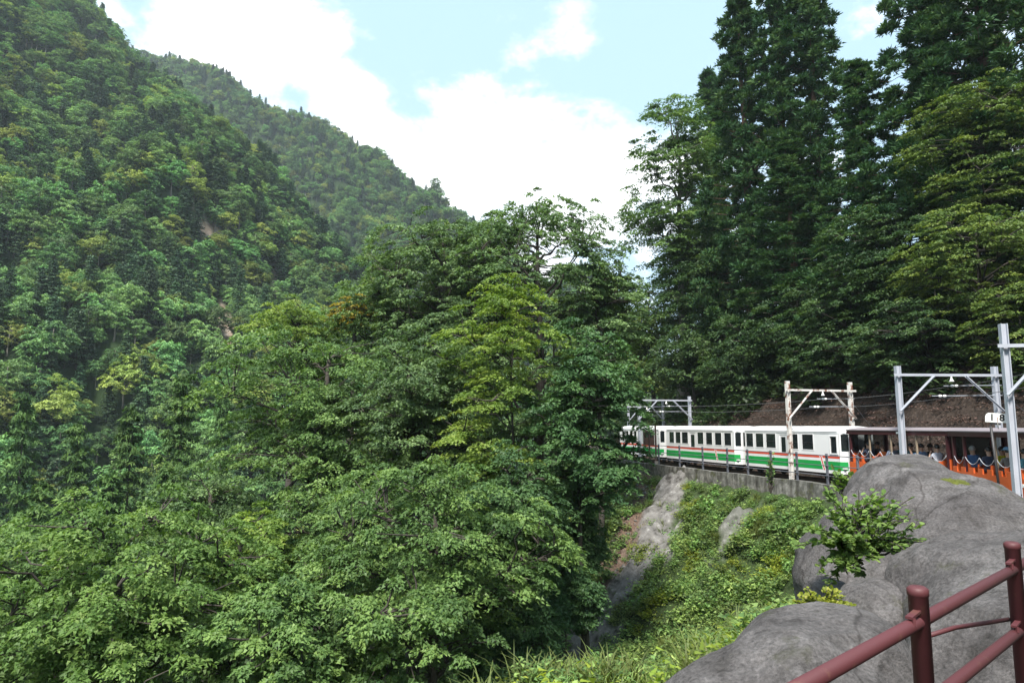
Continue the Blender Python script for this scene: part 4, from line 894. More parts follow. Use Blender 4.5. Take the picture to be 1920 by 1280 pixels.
def white_car(label, Y0, Y1, wins, doors, slants, cab=None, brown=None, end_detail=False):
    L_ = car_len(Y0, Y1) - .42; root = empty('train_car'); tag(root, label, 'train car', 'cars of the passenger train'); place_car(root, Y0, Y1)
    W = .95; ch = .34; h = L_ / 2; X = lambda f: -h + f * L_
    zs, zt = .40, 2.26; wz0, wz1 = 1.42, 2.19
    holes = [(X(a), X(b), wz0, wz1) for a, b in wins] + [(X(a) , X(b) , 1.06, 2.14) for a, b in doors] + ([(X(cab[0]), X(cab[1]), 1.30, 2.12)] if cab else []) + ([(X(brown[0]), X(brown[1]), 1.16, 2.24)] if brown else [])
    body = MB(); panel(body, -h + ch, h - ch, zs, zt, holes, -W, .05)
    holes2 = [(X(a), X(b), wz0, wz1) for a, b in wins]; b2 = MB(); panel(b2, -h + ch, h - ch, zs, zt, holes2, W - .05, .05)
    for V, Q in zip(b2.V, b2.Q): pass
    body.add(np.concatenate(b2.V), np.concatenate(b2.Q))
    # tapered ends
    for sx in (-1, 1):
        for sy in (-1, 1):
            p, q = (sx * (h - ch), sy * (W - .025)), (sx * h, sy * (W - ch))
            body.bar((p[0], p[1], (zs + wz0) / 2), (q[0], q[1], (zs + wz0) / 2), .05, wz0 - zs); body.bar((p[0], p[1], (wz1 + zt) / 2), (q[0], q[1], (wz1 + zt) / 2), .05, zt - wz1)
            for f0, f1 in ((0, .16), (.84, 1)):
                a = (p[0] + (q[0] - p[0]) * f0, p[1] + (q[1] - p[1]) * f0, (wz0 + wz1) / 2); b = (p[0] + (q[0] - p[0]) * f1, p[1] + (q[1] - p[1]) * f1, (wz0 + wz1) / 2); body.bar(a, b, .05, wz1 - wz0)
        e0, e1 = (h - .05, h) if sx > 0 else (-h, -h + .05); w2 = W - ch
        body.box((e0, -w2, zs), (e1, w2, wz0)); body.box((e0, -w2, wz1), (e1, w2, zt))
        for y0, y1 in ((-w2, -w2 + .06), (-.16, .16), (w2 - .06, w2)): body.box((e0, y0, wz0), (e1, y1, wz1))
    body.box((-h + .1, -W + .06, .62), (h - .1, W - .06, .68))
    bo = body.build('body', M['white'], root)
    # roof
    rf = MB(); prof = [(-W - .02, zt - .02), (-W - .02, zt + .06), (-W + .12, zt + .20), (-W + .36, zt + .27), (0, zt + .31), (W - .36, zt + .27), (W - .12, zt + .20), (W + .02, zt + .06), (W + .02, zt - .02)]
    st = [(-h, .70, -.05), (-h + .12, .84, -.01), (-h + .45, 1, 0), (h - .45, 1, 0), (h - .12, .84, -.01), (h, .70, -.05)]; V = []
    for x, k, dz in st: V += [(x, y * k, z + dz) for y, z in prof]
    n = len(prof); Q = [(i * n + j, i * n + (j + 1) % n, (i + 1) * n + (j + 1) % n, (i + 1) * n + j) for i in range(len(st) - 1) for j in range(n)]
    Tt = [(0, j + 1, j) for j in range(1, n - 1)] + [((len(st) - 1) * n, (len(st) - 1) * n + j, (len(st) - 1) * n + j + 1) for j in range(1, n - 1)]
    rf.add(V, Q, Tt); ro = rf.build('roof', M['white'], root)
    gt = MB().box((-h + .4, -W - .035, zt + .05), (h - .4, -W - .021, zt + .075)).build('gutter', M['white'], ro)
    # stripes
    def stripe(nm, z0, z1, mat, x0=-h + ch, x1=h - ch, y=-W):
        MB().box((x0, y - .004, z0), (x1, y + .001, z1)).build(nm, mat, root)
    cuts = sorted(X(s) for s in slants); xs = [-h + ch] + cuts + [h - ch]
    for i in range(len(xs) - 1):
        a, b = xs[i], xs[i + 1]; g = .10
        a0 = a + (g if i else 0); b0 = b - (g if i < len(xs) - 2 else 0)
        for nm, z0, z1, mat in (('green_stripe', .56, .95, M['green']), ('red_stripe', 1.09, 1.22, M['red'])):
            sl = .33; k = lambda z: (1.22 - z) * sl
            pl = [(a0 + (k(z0) if i else 0), z0), (b0 + (k(z0) if i < len(xs) - 2 else 0), z0), (b0 + (k(z1) if i < len(xs) - 2 else 0), z1), (a0 + (k(z1) if i else 0), z1)]
            MB().prism(pl, -W - .004, -W + .001).build(nm, mat, root)
    for c in cuts: MB().prism([(c + .19, .54), (c + .26, .54), (c + .035, 1.22), (c - .035, 1.22)], -W - .005, -W + .001).build('slanted_stripe', M['red'], root)
    for sy in (-1, 1):
        for sx in (-1, 1):
            p, q = np.array((sx * (h - ch), sy * W, 0)), np.array((sx * h, sy * (W - ch), 0)); o_ = np.array((sx * .5, sy * .5, 0)); o_ = o_ / np.linalg.norm(o_) * .02
            MB().bar(p + o_ * .7 + (0, 0, .755), q + o_ * .7 + (0, 0, .755), .012, .39).build('green_stripe', M['green'], root)
            MB().bar(p * .82 + q * .18 + (0, 0, 1.82), p * .18 + q * .82 + (0, 0, 1.82), .015, .68).build('end_window', M['glass'], root)
    # windows
    for a, b in wins:
        for sy, yo in ((-1, -W - .012), (1, W - .004)):
            f = MB(); ring(f, X(a) + .025, X(b) - .025, wz0 + .025, wz1 - .025, .04, yo, yo + .016); w = f.build('window', M['white'] if sy < 0 else M['white'], root)
            MB().box((X(a) + .02, yo + .018 if sy < 0 else yo - .02, wz0 + .02), (X(b) - .02, yo + .024 if sy < 0 else yo - .014, wz1 - .02)).build('pane', M['glass'], w)
            if sy < 0: MB().box((X(a) + .025, yo + .006, wz0 + .34), (X(b) - .025, yo + .02, wz0 + .365)).build('sash_bar', M['dark_steel'], w)
    for a, b in doors:
        d = MB(); panel(d, X(a), X(b), 1.06, 2.14, [(X(a) + .12, X(b) - .12, 1.24, 2.02)], -W + .02, .03); do = d.build('door', M['white'], root)
        MB().box((X(a) + .1, -W + .028, 1.22), (X(b) - .1, -W + .034, 2.04)).build('pane', M['glass'], do)
    if cab:
        d = MB(); ring(d, X(cab[0]) + .03, X(cab[1]) - .03, 1.33, 2.09, .06, -W - .03, -W + .02); c_ = d.build('cab_window', M['white'], root)
        MB().box((X(cab[0]) + .03, -W + .022, 1.33), (X(cab[1]) - .03, -W + .028, 2.09)).build('pane', M['glass'], c_)
    if brown:
        a, b = X(brown[0]), X(brown[1]); d = MB(); panel(d, a, b, 1.16, 2.24, [(a + .25, b - .25, 1.72, 2.12)], -W - .01, .04); do = d.build('sliding_door', M['brown'], root)
        MB().box((a + .2, -W + .01, 1.70), (b - .2, -W + .02, 2.14)).build('pane', M['glass'], do)
    for f in np.arange(.08, .95, .115):
        s = MB(); s.box((X(f), -.78, .68), (X(f) + .40, .78, 1.12)); s.box((X(f) + .36, -.78, 1.12), (X(f) + .44, .78, 1.52)); s.build('seat', M['teal'], root)
    # ends
    for sx in (-1, 1):
        for y0, y1 in ((-W + ch + .06, -.16), (.16, W - ch - .06)):
            MB().box((sx * (h - .03), y0, wz0), (sx * (h - .02), y1, wz1)).build('end_pane', M['glass'], root)
        if end_detail or sx < 0:
            for y in (-.42, .42):
                MB().tube([(sx * h, y, 1.18), (sx * (h + .07), y, 1.18)], .095, 12).build('headlight', M['dark_steel'], root, False)
                MB().tube([(sx * (h + .071), y, 1.18), (sx * (h + .085), y, 1.18)], .075, 12).build('lamp_lens', M['lamp'], root)
                MB().box((sx * h, y - .09, .84), (sx * (h + .03), y + .09, 1.00)).build('tail_lamp', M['black'], root)
    running_gear(root, L_, M); return root
white_car('rear car of the train with brown sliding door and green band', 57.0, 48.2, [(.10, .17), (.20, .27), (.30, .37), (.40, .47)], [], [.55], brown=(.62, .86))
white_car('white car with green and red bands and a row of four windows', 48.2, 39.2, [(.085, .165), (.185, .265), (.28, .375), (.505, .59), (.62, .705), (.735, .82), (.85, .935)], [(.395, .475)], [.735])
white_car('white car with a driver cab end coupled to the orange car', 39.2, 31.2, [(.055, .14), (.165, .255), (.28, .385), (.515, .605), (.64, .745)], [(.42, .495)], [.80], cab=(.885, .945), end_detail=True)
def open_car(label, Y0, Y1, posts, notched, end_sx=-1):
    L_ = car_len(Y0, Y1) - .38; h = L_ / 2; root = empty('train_car'); tag(root, label, 'train car', 'cars of the passenger train'); place_car(root, Y0, Y1); W = .93
    MB().box((-h, -W + .03, .56), (h, W - .03, .66)).build('floor', M['under'], root)
    z1 = 1.0
    for sy in (-1, 1):
        y0, y1 = (-W, -W + .05) if sy < 0 else (W - .05, W)
        pl = [(-h, .34), (h, .34), (h, z1)]
        if notched:
            k = int(L_ / .52); xs = np.linspace(h - .05, -h + .05, 2 * k + 1)
            for i in range(2 * k):
                zz = z1 + (.17 if i % 2 else 0); pl += [(xs[i], zz), (xs[i + 1], zz)]
        pl += [(-h, z1)]
        # as separate upright boards so that the outline stays exact
        mb = MB(); mb.box((-h, y0, .34), (h, y1, z1))
        if notched:
            for i in range(1, 2 * k, 2): mb.box((xs[i + 1], y0, z1), (xs[i], y1, z1 + .17))
        sp = mb.build('side_panel', M['orange'], root)
        for i in range(3): MB().tube([(-h + L_ * (.18 + .32 * i), y0 - .012 if sy < 0 else y1 + .012, .80), (-h + L_ * (.18 + .32 * i), y0 if sy < 0 else y1, .80)], .055, 10).build('marker_disc', M['sign_white'], sp)
        for i, (f, mt) in enumerate(posts):
            x = -h + f * L_; ww = .085 if mt == 'maroon' else .05
            MB().box((x - ww / 2, sy * (W - .06) - ww / 2, .66), (x + ww / 2, sy * (W - .06) + ww / 2, 2.32)).build('post', M[mt], root)
        for (f0, _a), (f1, _b) in zip(posts[:-1], posts[1:]):
            a, b = -h + f0 * L_ + .05, -h + f1 * L_ - .05; m = 2 if (b - a) > 1.2 else 1
            for q in range(m):
                p0, p1 = a + (b - a) * q / m, a + (b - a) * (q + 1) / m; t = np.linspace(0, 1, 11); pts = np.stack([p0 + (p1 - p0) * t, np.full(11, sy * (W - .03)), 1.52 - .95 * t * (1 - t)], 1)
                MB().tube(pts, .013, 6).build('chain', M['chain'], root, True)
    # roof, cambered
    rf = MB(); prof = [(-W - .06, 2.385), (-W - .06, 2.42), (-W * .6, 2.49), (0, 2.52), (W * .6, 2.49), (W + .06, 2.42), (W + .06, 2.385)]; n = len(prof)
    V = [(-h - .1, y, z) for y, z in prof] + [(h + .1, y, z) for y, z in prof]; Q = [(j, (j + 1) % n, n + (j + 1) % n, n + j) for j in range(n)]
    rf.add(V, Q, [(0, j + 1, j) for j in range(1, n - 1)] + [(n, n + j, n + j + 1) for j in range(1, n - 1)]); rf.build('roof', M['roof_grey'], root)
    fs = MB(); fs.box((-h - .08, -W - .03, 2.22), (h + .08, -W + .02, 2.383)); fs.box((-h - .08, W - .02, 2.25), (h + .08, W + .03, 2.358)); fs.box((-h - .08, -W + .02, 2.25), (-h - .03, W - .02, 2.358)); fs.box((h + .03, -W + .02, 2.25), (h + .08, W - .02, 2.358)); fs.build('fascia', M['maroon'], root)
    MB().box((h * .1, -W - .036, 2.27), (h * .1 + .34, -W - .032, 2.345)).build('plate', M['sign_white'], root)
    for sx in (-1, 1):
        x0, x1 = (-h, -h + .05) if sx < 0 else (h - .05, h)
        MB().box((x0, -W + .05, .66), (x1, W - .05, 1.38)).build('end_panel', M['orange'], root)
        f = MB(); ring(f, -W + .16, W - .16, 1.48, 2.18, .09, 0, .05); V = np.concatenate(f.V); V = np.stack([x0 + V[:, 1], V[:, 0], V[:, 2]], 1); g = MB(); g.add(V, np.concatenate(f.Q)[:, ::-1]); fo = g.build('end_frame', M['maroon'], root)
        MB().box((x0 + .02, -W + .16, 1.48), (x0 + .028, W - .16, 2.18)).build('end_pane', M['glass_clear'], fo)
    k = int(L_ / .78)
    for i in range(k):
        x = -h + .35 + i * (L_ - .6) / k; s = MB(); s.box((x + .02, -W + .1, .95), (x + .42, W - .1, 1.02)); s.box((x + .36, -W + .1, 1.02), (x + .40, W - .1, 1.30)); s.box((x + .10, -W + .15, .66), (x + .36, W - .15, .95)); s.build('bench', M['orange'], root)
    running_gear(root, L_, M); return root
CAR1 = open_car('orange open car with chains, coupled to the white cab end', 31.2, 24.9, [(.012, 'maroon'), (.24, 'tan'), (.47, 'tan'), (.72, 'tan'), (.988, 'maroon')], False)
CAR2 = open_car('nearest orange open car with a notched side panel', 24.9, 16.6, [(.012, 'maroon'), (.10, 'maroon'), (.33, 'tan'), (.56, 'tan'), (.79, 'tan'), (.988, 'maroon')], True)
# ------------------------------------------------------------------ lineside sign
def make_sign():
    Y = 20.2; c = at(1869, 783, Y); base = at(1876, 928, Y); top = at(1858, 800, Y)
    root = empty('number_sign', base); tag(root, 'white arched number sign reading 1 8 on a slanting dark post', 'sign'); b = np.array(base)
    MB().tube([(0, 0, -.3), tuple(top - b)], .035, 8).build('post', M['dark_steel'], root, True)
    w, hh = .29, .135; q = c - b
    po = [(-w, -hh), (w, -hh), (w, hh * .1), (w * .93, hh * .62), (w * .74, hh), (-w * .74, hh), (-w * .93, hh * .62), (-w, hh * .1)]
    pm = MB().prism(po, -.008, .008).build('plate', M['sign_white'], root); pm.location = q; pm.rotation_euler = (0, R(4), R(-20))
    for ch, x in (('1', -.125), ('8', .125)):
        cu = bpy.data.curves.new('numeral', 'FONT'); cu.body = ch; cu.size = .27; cu.align_x = 'CENTER'; cu.align_y = 'CENTER'; cu.extrude = .002; cu.offset = .008; cu.materials.append(M['black'])
        tmp = bpy.data.objects.new('tmp', cu); COL.objects.link(tmp); me = bpy.data.meshes.new_from_object(tmp.evaluated_get(bpy.context.evaluated_depsgraph_get())); bpy.data.objects.remove(tmp)
        o = link('numeral', me, pm, (x, -.0115, 0)); o.rotation_euler = (R(90), 0, 0)
    MB().tube([(.02, -.02, .10), (.01, -.02, -.1), (.03, -.02, -.32)], .012, 6).build('rod', M['rust_steel'], pm, True)
    MB().box((-.16, -.006, -.205), (.10, .006, -.145)).build('small_plate', M['black'], pm)
    MB().bar((-.17, .02, -.30), (-.1, .02, -.12), .03, .03).build('bracket', M['dark_steel'], pm)
make_sign()
for u, lab in ((1218, 'thin dark post with pale foot beside the rear car, farther one'), (1230, 'thin dark post with pale foot beside the rear car, nearer one')):
    e = pt(u, 46.6, -2); root = empty('steel_post', (e[0], e[1], -2.5)); tag(root, lab, 'post', 'dark posts at the rear car')
    MB().box((-.05, -.05, 0), (.05, .05, 2.5)).build('shaft', M['brown'], root); MB().box((-.11, -.11, -.3), (.11, .11, .12)).build('foot', M['concrete'], root)
# ------------------------------------------------------------------ passengers
SKIN = plain('skin', (0.40, 0.24, 0.17), .6); HAIR = plain('hair_black', (0.012, 0.010, 0.010), .5); HAIRG = plain('hair_grey', (0.30, 0.30, 0.30), .6); PANTS = plain('trousers', (0.03, 0.035, 0.05), .8)
def cloth(name, c): return plain(name, c, .85, noise=.25, scale=12)
def person(loc, az, shirt, pants=PANTS, hair=HAIR, pose='rest', label='', hat=None, sleeve=.5, size=1.0, lean=0.0):
    """seated on z=0 (seat height), facing local -x"""
    V = {'pel': (0, 0, .10), 'sp1': (.02, 0, .25), 'chest': (.01 - lean * .5, 0, .42), 'neck': (-.01 - lean, 0, .545), 'h0': (-.03 - lean * 1.15, 0, .63), 'h1': (-.04 - lean * 1.2, 0, .73), 'h2': (-.03 - lean * 1.2, 0, .80)}
    rad = {'pel': (.15, .13), 'sp1': (.15, .11), 'chest': (.165, .11), 'neck': (.062, .062), 'h0': (.075, .085), 'h1': (.086, .100), 'h2': (.06, .07)}
    E = [('pel', 'sp1'), ('sp1', 'chest'), ('chest', 'neck'), ('neck', 'h0'), ('h0', 'h1'), ('h1', 'h2')]
    arms = {'rest': ((-.10, .25, .22), (-.30, .17, .16), (-.37, .13, .15)), 'face': ((-.16, .24, .28), (-.26, .10, .52), (-.24, .06, .60)), 'up': ((-.20, .26, .40), (-.30, .28, .64), (-.30, .27, .74)), 'forward': ((-.18, .24, .28), (-.40, .15, .30), (-.48, .12, .31))}
    ps = pose if isinstance(pose, tuple) else (pose, pose)
    for sd, nm in ((-1, 'r'), (1, 'l')):
        el, wr, ha = arms[ps[0 if sd < 0 else 1]]
        V['sh' + nm] = (-lean * .8, sd * .185, .47); V['el' + nm] = (el[0] - lean, sd * el[1], el[2]); V['wr' + nm] = (wr[0] - lean, sd * wr[1], wr[2]); V['ha' + nm] = (ha[0] - lean, sd * ha[1], ha[2])
        V['hip' + nm] = (-.02, sd * .095, .075); V['kn' + nm] = (-.43, sd * .11, .09); V['an' + nm] = (-.43, sd * .11, -.32); V['to' + nm] = (-.56, sd * .12, -.37)
        rad.update({'sh' + nm: (.065, .065), 'el' + nm: (.046, .046), 'wr' + nm: (.033, .033), 'ha' + nm: (.045, .028), 'hip' + nm: (.085, .085), 'kn' + nm: (.065, .065), 'an' + nm: (.045, .045), 'to' + nm: (.045, .035)})
        E += [('chest', 'sh' + nm), ('sh' + nm, 'el' + nm), ('el' + nm, 'wr' + nm), ('wr' + nm, 'ha' + nm), ('pel', 'hip' + nm), ('hip' + nm, 'kn' + nm), ('kn' + nm, 'an' + nm), ('an' + nm, 'to' + nm)]
    keys = list(V); me = bpy.data.meshes.new('sk'); me.from_pydata([V[k] for k in keys], [(keys.index(a), keys.index(b)) for a, b in E], [])
    ob = bpy.data.objects.new('sk', me); COL.objects.link(ob); sk = ob.modifiers.new('skin', 'SKIN'); ss = ob.modifiers.new('sub', 'SUBSURF'); ss.levels = 2; ss.render_levels = 2
    for i, k in enumerate(keys): me.skin_vertices[0].data[i].radius = rad[k]
    me.skin_vertices[0].data[0].use_root = True
    dg = bpy.context.evaluated_depsgraph_get(); body = bpy.data.meshes.new_from_object(ob.evaluated_get(dg)); bpy.data.objects.remove(ob)
    for m in (shirt, SKIN, pants): body.materials.append(m)
    sh = {k: Vector(v) for k, v in V.items()}; hc = sh['h1']
    for v in body.vertices:      # a nose and a chin on the head
        d = v.co - hc
        if d.length < .17 and d.x < -.06 and abs(d.y) < .03 and -.05 < d.z < .02: v.co.x -= .022
        if d.length < .17 and d.x < -.04 and d.z < -.08: v.co.x -= .012
    for p in body.polygons:
        c = p.center; p.use_smooth = True; mi = 0
        if (c - sh['neck']).z > .0 and (c - hc).length < .22: mi = 1
        for nm in ('r', 'l'):
            a, b = sh['el' + nm], sh['wr' + nm]; t = (c - a).dot(b - a) / (b - a).length_squared
            if t > sleeve - .5 and (c - (a + (b - a) * min(max(t, 0), 1.6))).length < .075 and (c - sh['pel']).length > .14: mi = 1
        if mi == 0 and (c.z < .13 and c.x < .12): mi = 2
        p.material_index = mi
    root = empty('person', loc, az); root.scale = (size,) * 3; tag(root, label, 'person', 'passengers on the open cars')
    link('body', body, root)
    mb = MB()     # hair: a cap over the back and top of the skull
    th = np.linspace(0, math.pi * .62, 8); ph = np.linspace(0, 2 * math.pi, 17)[:-1]; Vh = []
    for a in th:
        for b in ph:
            k = 1 + .04 * math.sin(5 * b + 3 * a); front = max(0, -math.cos(b)); aa = a * (1 - .36 * front)
            Vh.append((hc.x + .012 + .112 * k * math.sin(aa) * math.cos(b), hc.y + .098 * k * math.sin(aa) * math.sin(b), hc.z + .015 + .115 * k * math.cos(aa)))
    Q = [(i * 16 + j, i * 16 + (j + 1) % 16, (i + 1) * 16 + (j + 1) % 16, (i + 1) * 16 + j) for i in range(7) for j in range(16)]
    mb.add(Vh, Q); mb.build('hair', hair, root, True)
    ey = MB()
    for sy in (-.032, .032): ey.tube([(hc.x - .098, hc.y + sy, hc.z), (hc.x - .104, hc.y + sy, hc.z)], .011, 6)
    ey.build('eyes', M['black'], root)
    for sy in (-1, 1): MB().tube([(hc.x + .01, hc.y + sy * .088, hc.z - .03), (hc.x + .015, hc.y + sy * .105, hc.z - .005), (hc.x + .01, hc.y + sy * .088, hc.z + .025)], (.012, .018, .012), 6).build('ear', SKIN, root, True)
    if hat:
        h_ = MB(); h_.tube([(hc.x, 0, hc.z + .05), (hc.x, 0, hc.z + .10), (hc.x, 0, hc.z + .145), (hc.x, 0, hc.z + .155)], (.122, .118, .085, .02), 14); h_.add([(hc.x - .10, -.09, hc.z + .055), (hc.x - .10, .09, hc.z + .055), (hc.x - .23, .07, hc.z + .035), (hc.x - .23, -.07, hc.z + .035), (hc.x - .10, -.09, hc.z + .065), (hc.x - .10, .09, hc.z + .065), (hc.x - .23, .07, hc.z + .045), (hc.x - .23, -.07, hc.z + .045)], [(0, 1, 2, 3), (7, 6, 5, 4), (0, 3, 7, 4), (1, 5, 6, 2), (2, 6, 7, 3), (0, 4, 5, 1)]); h_.build('cap', hat, root, True)
    return root
def seat_person(car, u, y, **kw):
    """sit someone in a car where the sight line of column u crosses the seat row at local y"""
    m = Matrix.LocRotScale(car.location, car.rotation_euler, None); best = None
    for x in np.linspace(-5, 5, 800):
        w = m @ Vector((x, y, 1.9)); pu = proj((w.x, w.y, w.z))[0]
        if w.y > 10 and (best is None or abs(pu - u) < best[0]): best = (abs(pu - u), w)
    w = best[1]; return person((w.x, w.y, car.location.z + 1.02 + .02), car.rotation_euler.z, **kw)
S = {k: cloth('shirt_' + k, c) for k, c in dict(navy=(.02, .03, .06), black=(.012, .012, .014), orange=(.75, .16, .03), greyblue=(.16, .19, .26), teal=(.06, .16, .19), blue=(.14, .25, .45), pale=(.45, .47, .55), denim=(.05, .13, .30), yellow=(.60, .58, .03), khaki=(.14, .13, .12), cap=(.16, .32, .5), sea=(.07, .24, .30)).items()}
for kw in (dict(car=CAR1, u=1630, y=-.55, shirt=S['navy'], pose='face', label='passenger in navy bending forward with bare arms, nearest the white cab end', lean=.06),
           dict(car=CAR1, u=1645, y=.1, shirt=S['black'], label='dark haired passenger in black behind the tan post'),
           dict(car=CAR1, u=1656, y=-.5, shirt=S['orange'], pose='forward', label='small passenger in bright orange reaching forward', size=.84, lean=.05, hair=plain('hair_brown', (.10, .05, .03), .6)),
           dict(car=CAR1, u=1673, y=-.55, shirt=S['greyblue'], label='short haired passenger in grey-blue T-shirt looking sideways', sleeve=.2),
           dict(car=CAR1, u=1688, y=.2, shirt=S['teal'], label='passenger hidden behind the grey portal post'),
           dict(car=CAR1, u=1708, y=-.4, shirt=S['teal'], label='dark haired passenger in teal just past the portal post'),
           dict(car=CAR1, u=1727, y=-.45, shirt=S['blue'], pose=('up', 'rest'), label='passenger in light blue raising one arm', sleeve=.2),
           dict(car=CAR1, u=1744, y=.1, shirt=S['black'], label='dark haired passenger in black beside the one in pale grey'),
           dict(car=CAR1, u=1757, y=-.55, shirt=S['pale'], pose='face', label='passenger in pale grey holding both hands before the face', sleeve=.2),
           dict(car=CAR2, u=1823, y=-.55, shirt=S['denim'], hair=HAIRG, label='grey haired passenger in a blue shirt'),
           dict(car=CAR2, u=1854, y=-.55, shirt=S['navy'], label='black haired passenger in a dark navy jacket'),
           dict(car=CAR2, u=1878, y=.1, shirt=S['yellow'], label='black haired passenger in bright yellow'),
           dict(car=CAR2, u=1890, y=-.55, shirt=S['khaki'], hat=S['cap'], label='passenger in grey-brown wearing a light blue cap'),
           dict(car=CAR2, u=1921, y=-.55, shirt=S['sea'], label='passenger in sea green cut by the photo edge')):
    seat_person(kw.pop('car'), kw.pop('u'), kw.pop('y'), **kw)
# ------------------------------------------------------------------ boulders
def boulder_mat(name, seed):
    m, nt, b = new_mat(name); L = nt.links; geo = N_(nt, 'ShaderNodeNewGeometry')
    mp = N_(nt, 'ShaderNodeMapping'); mp.inputs['Location'].default_value = (seed, seed * 2.1, 0); mp.inputs['Rotation'].default_value = (.3, .5, .4); mp.inputs['Scale'].default_value = (1, 1.6, 2.2); L.new(geo.outputs['Position'], mp.inputs[0])
    n1 = N_(nt, 'ShaderNodeTexNoise', Scale=.9, Detail=6, Roughness=.6); L.new(mp.outputs[0], n1.inputs['Vector'])
    n2 = N_(nt, 'ShaderNodeTexNoise', Scale=5.5, Detail=10, Roughness=.74, Distortion=.15); L.new(mp.outputs[0], n2.inputs['Vector'])
    c1 = ramp(nt, [(.30, (.066, .061, .063)), (.5, (.108, .101, .103)), (.68, (.158, .150, .152))], n1.outputs['Fac'])
    c2 = ramp(nt, [(.30, (.52, .51, .50)), (.47, (1, 1, 1)), (.64, (1.12, 1.12, 1.12)), (.74, (1.9, 1.88, 1.86))], n2.outputs['Fac'])
    mx = N_(nt, 'ShaderNodeMix', data_type='RGBA', blend_type='MULTIPLY'); mx.inputs['Factor'].default_value = 1; L.new(c1, mx.inputs['A']); L.new(c2, mx.inputs['B'])
    n6 = N_(nt, 'ShaderNodeTexNoise', Scale=38, Detail=6, Roughness=.7); L.new(geo.outputs['Position'], n6.inputs['Vector'])
    c6 = ramp(nt, [(.3, (.5, .5, .5)), (.5, (1, 1, 1)), (.68, (1.45, 1.45, 1.45))], n6.outputs['Fac']); m6 = N_(nt, 'ShaderNodeMix', data_type='RGBA', blend_type='MULTIPLY'); m6.inputs['Factor'].default_value = 1; L.new(mx.outputs['Result'], m6.inputs['A']); L.new(c6, m6.inputs['B']); mx = m6
    wn = N_(nt, 'ShaderNodeTexNoise', Scale=1.3, Detail=5); L.new(geo.outputs['Position'], wn.inputs['Vector'])
    wm = N_(nt, 'ShaderNodeMix', data_type='RGBA'); wm.inputs['Factor'].default_value = .35; L.new(geo.outputs['Position'], wm.inputs['A']); L.new(wn.outputs['Color'], wm.inputs['B'])
    vo = N_(nt, 'ShaderNodeTexVoronoi', feature='DISTANCE_TO_EDGE', Scale=.95); L.new(wm.outputs['Result'], vo.inputs['Vector'])
    ck = ramp(nt, [(.0, (.15, .13, .12)), (.004, (.4, .38, .36)), (.009, (1, 1, 1))], vo.outputs['Distance']); m7 = N_(nt, 'ShaderNodeMix', data_type='RGBA', blend_type='MULTIPLY'); m7.inputs['Factor'].default_value = .5; L.new(mx.outputs['Result'], m7.inputs['A']); L.new(ck, m7.inputs['B'])
    sm = N_(nt, 'ShaderNodeMapping'); sm.inputs['Scale'].default_value = (2.6, 2.6, .3); L.new(geo.outputs['Position'], sm.inputs[0]); sn = N_(nt, 'ShaderNodeTexNoise', Scale=1.5, Detail=7, Roughness=.6); L.new(sm.outputs[0], sn.inputs['Vector'])
    sc_ = ramp(nt, [(.40, (1.12, 1.1, 1.08)), (.55, (.9, .88, .86)), (.68, (.48, .46, .43))], sn.outputs['Fac']); m8 = N_(nt, 'ShaderNodeMix', data_type='RGBA', blend_type='MULTIPLY'); m8.inputs['Factor'].default_value = .75; L.new(m7.outputs['Result'], m8.inputs['A']); L.new(sc_, m8.inputs['B']); mx = m8
    n3 = N_(nt, 'ShaderNodeTexNoise', Scale=1.7, Detail=9, Roughness=.7); L.new(geo.outputs['Position'], n3.inputs['Vector'])
    f = ramp(nt, [(.60, (0, 0, 0)), (.72, (1, 1, 1))], n3.outputs['Fac']); m2 = N_(nt, 'ShaderNodeMix', data_type='RGBA'); L.new(f, m2.inputs['Factor']); L.new(mx.outputs['Result'], m2.inputs['A']); m2.inputs['B'].default_value = (.06, .062, .03, 1)
    L.new(m2.outputs['Result'], b.inputs['Base Color']); b.inputs['Roughness'].default_value = .9; b.inputs['Specular IOR Level'].default_value = .25
    bp = N_(nt, 'ShaderNodeBump', Strength=.9, Distance=.07); L.new(n2.outputs['Fac'], bp.inputs['Height'])
    b2 = N_(nt, 'ShaderNodeBump', Strength=.8, Distance=.012); L.new(n6.outputs['Fac'], b2.inputs['Height']); L.new(bp.outputs[0], b2.inputs['Normal']); L.new(b2.outputs[0], b.inputs['Normal']); return m
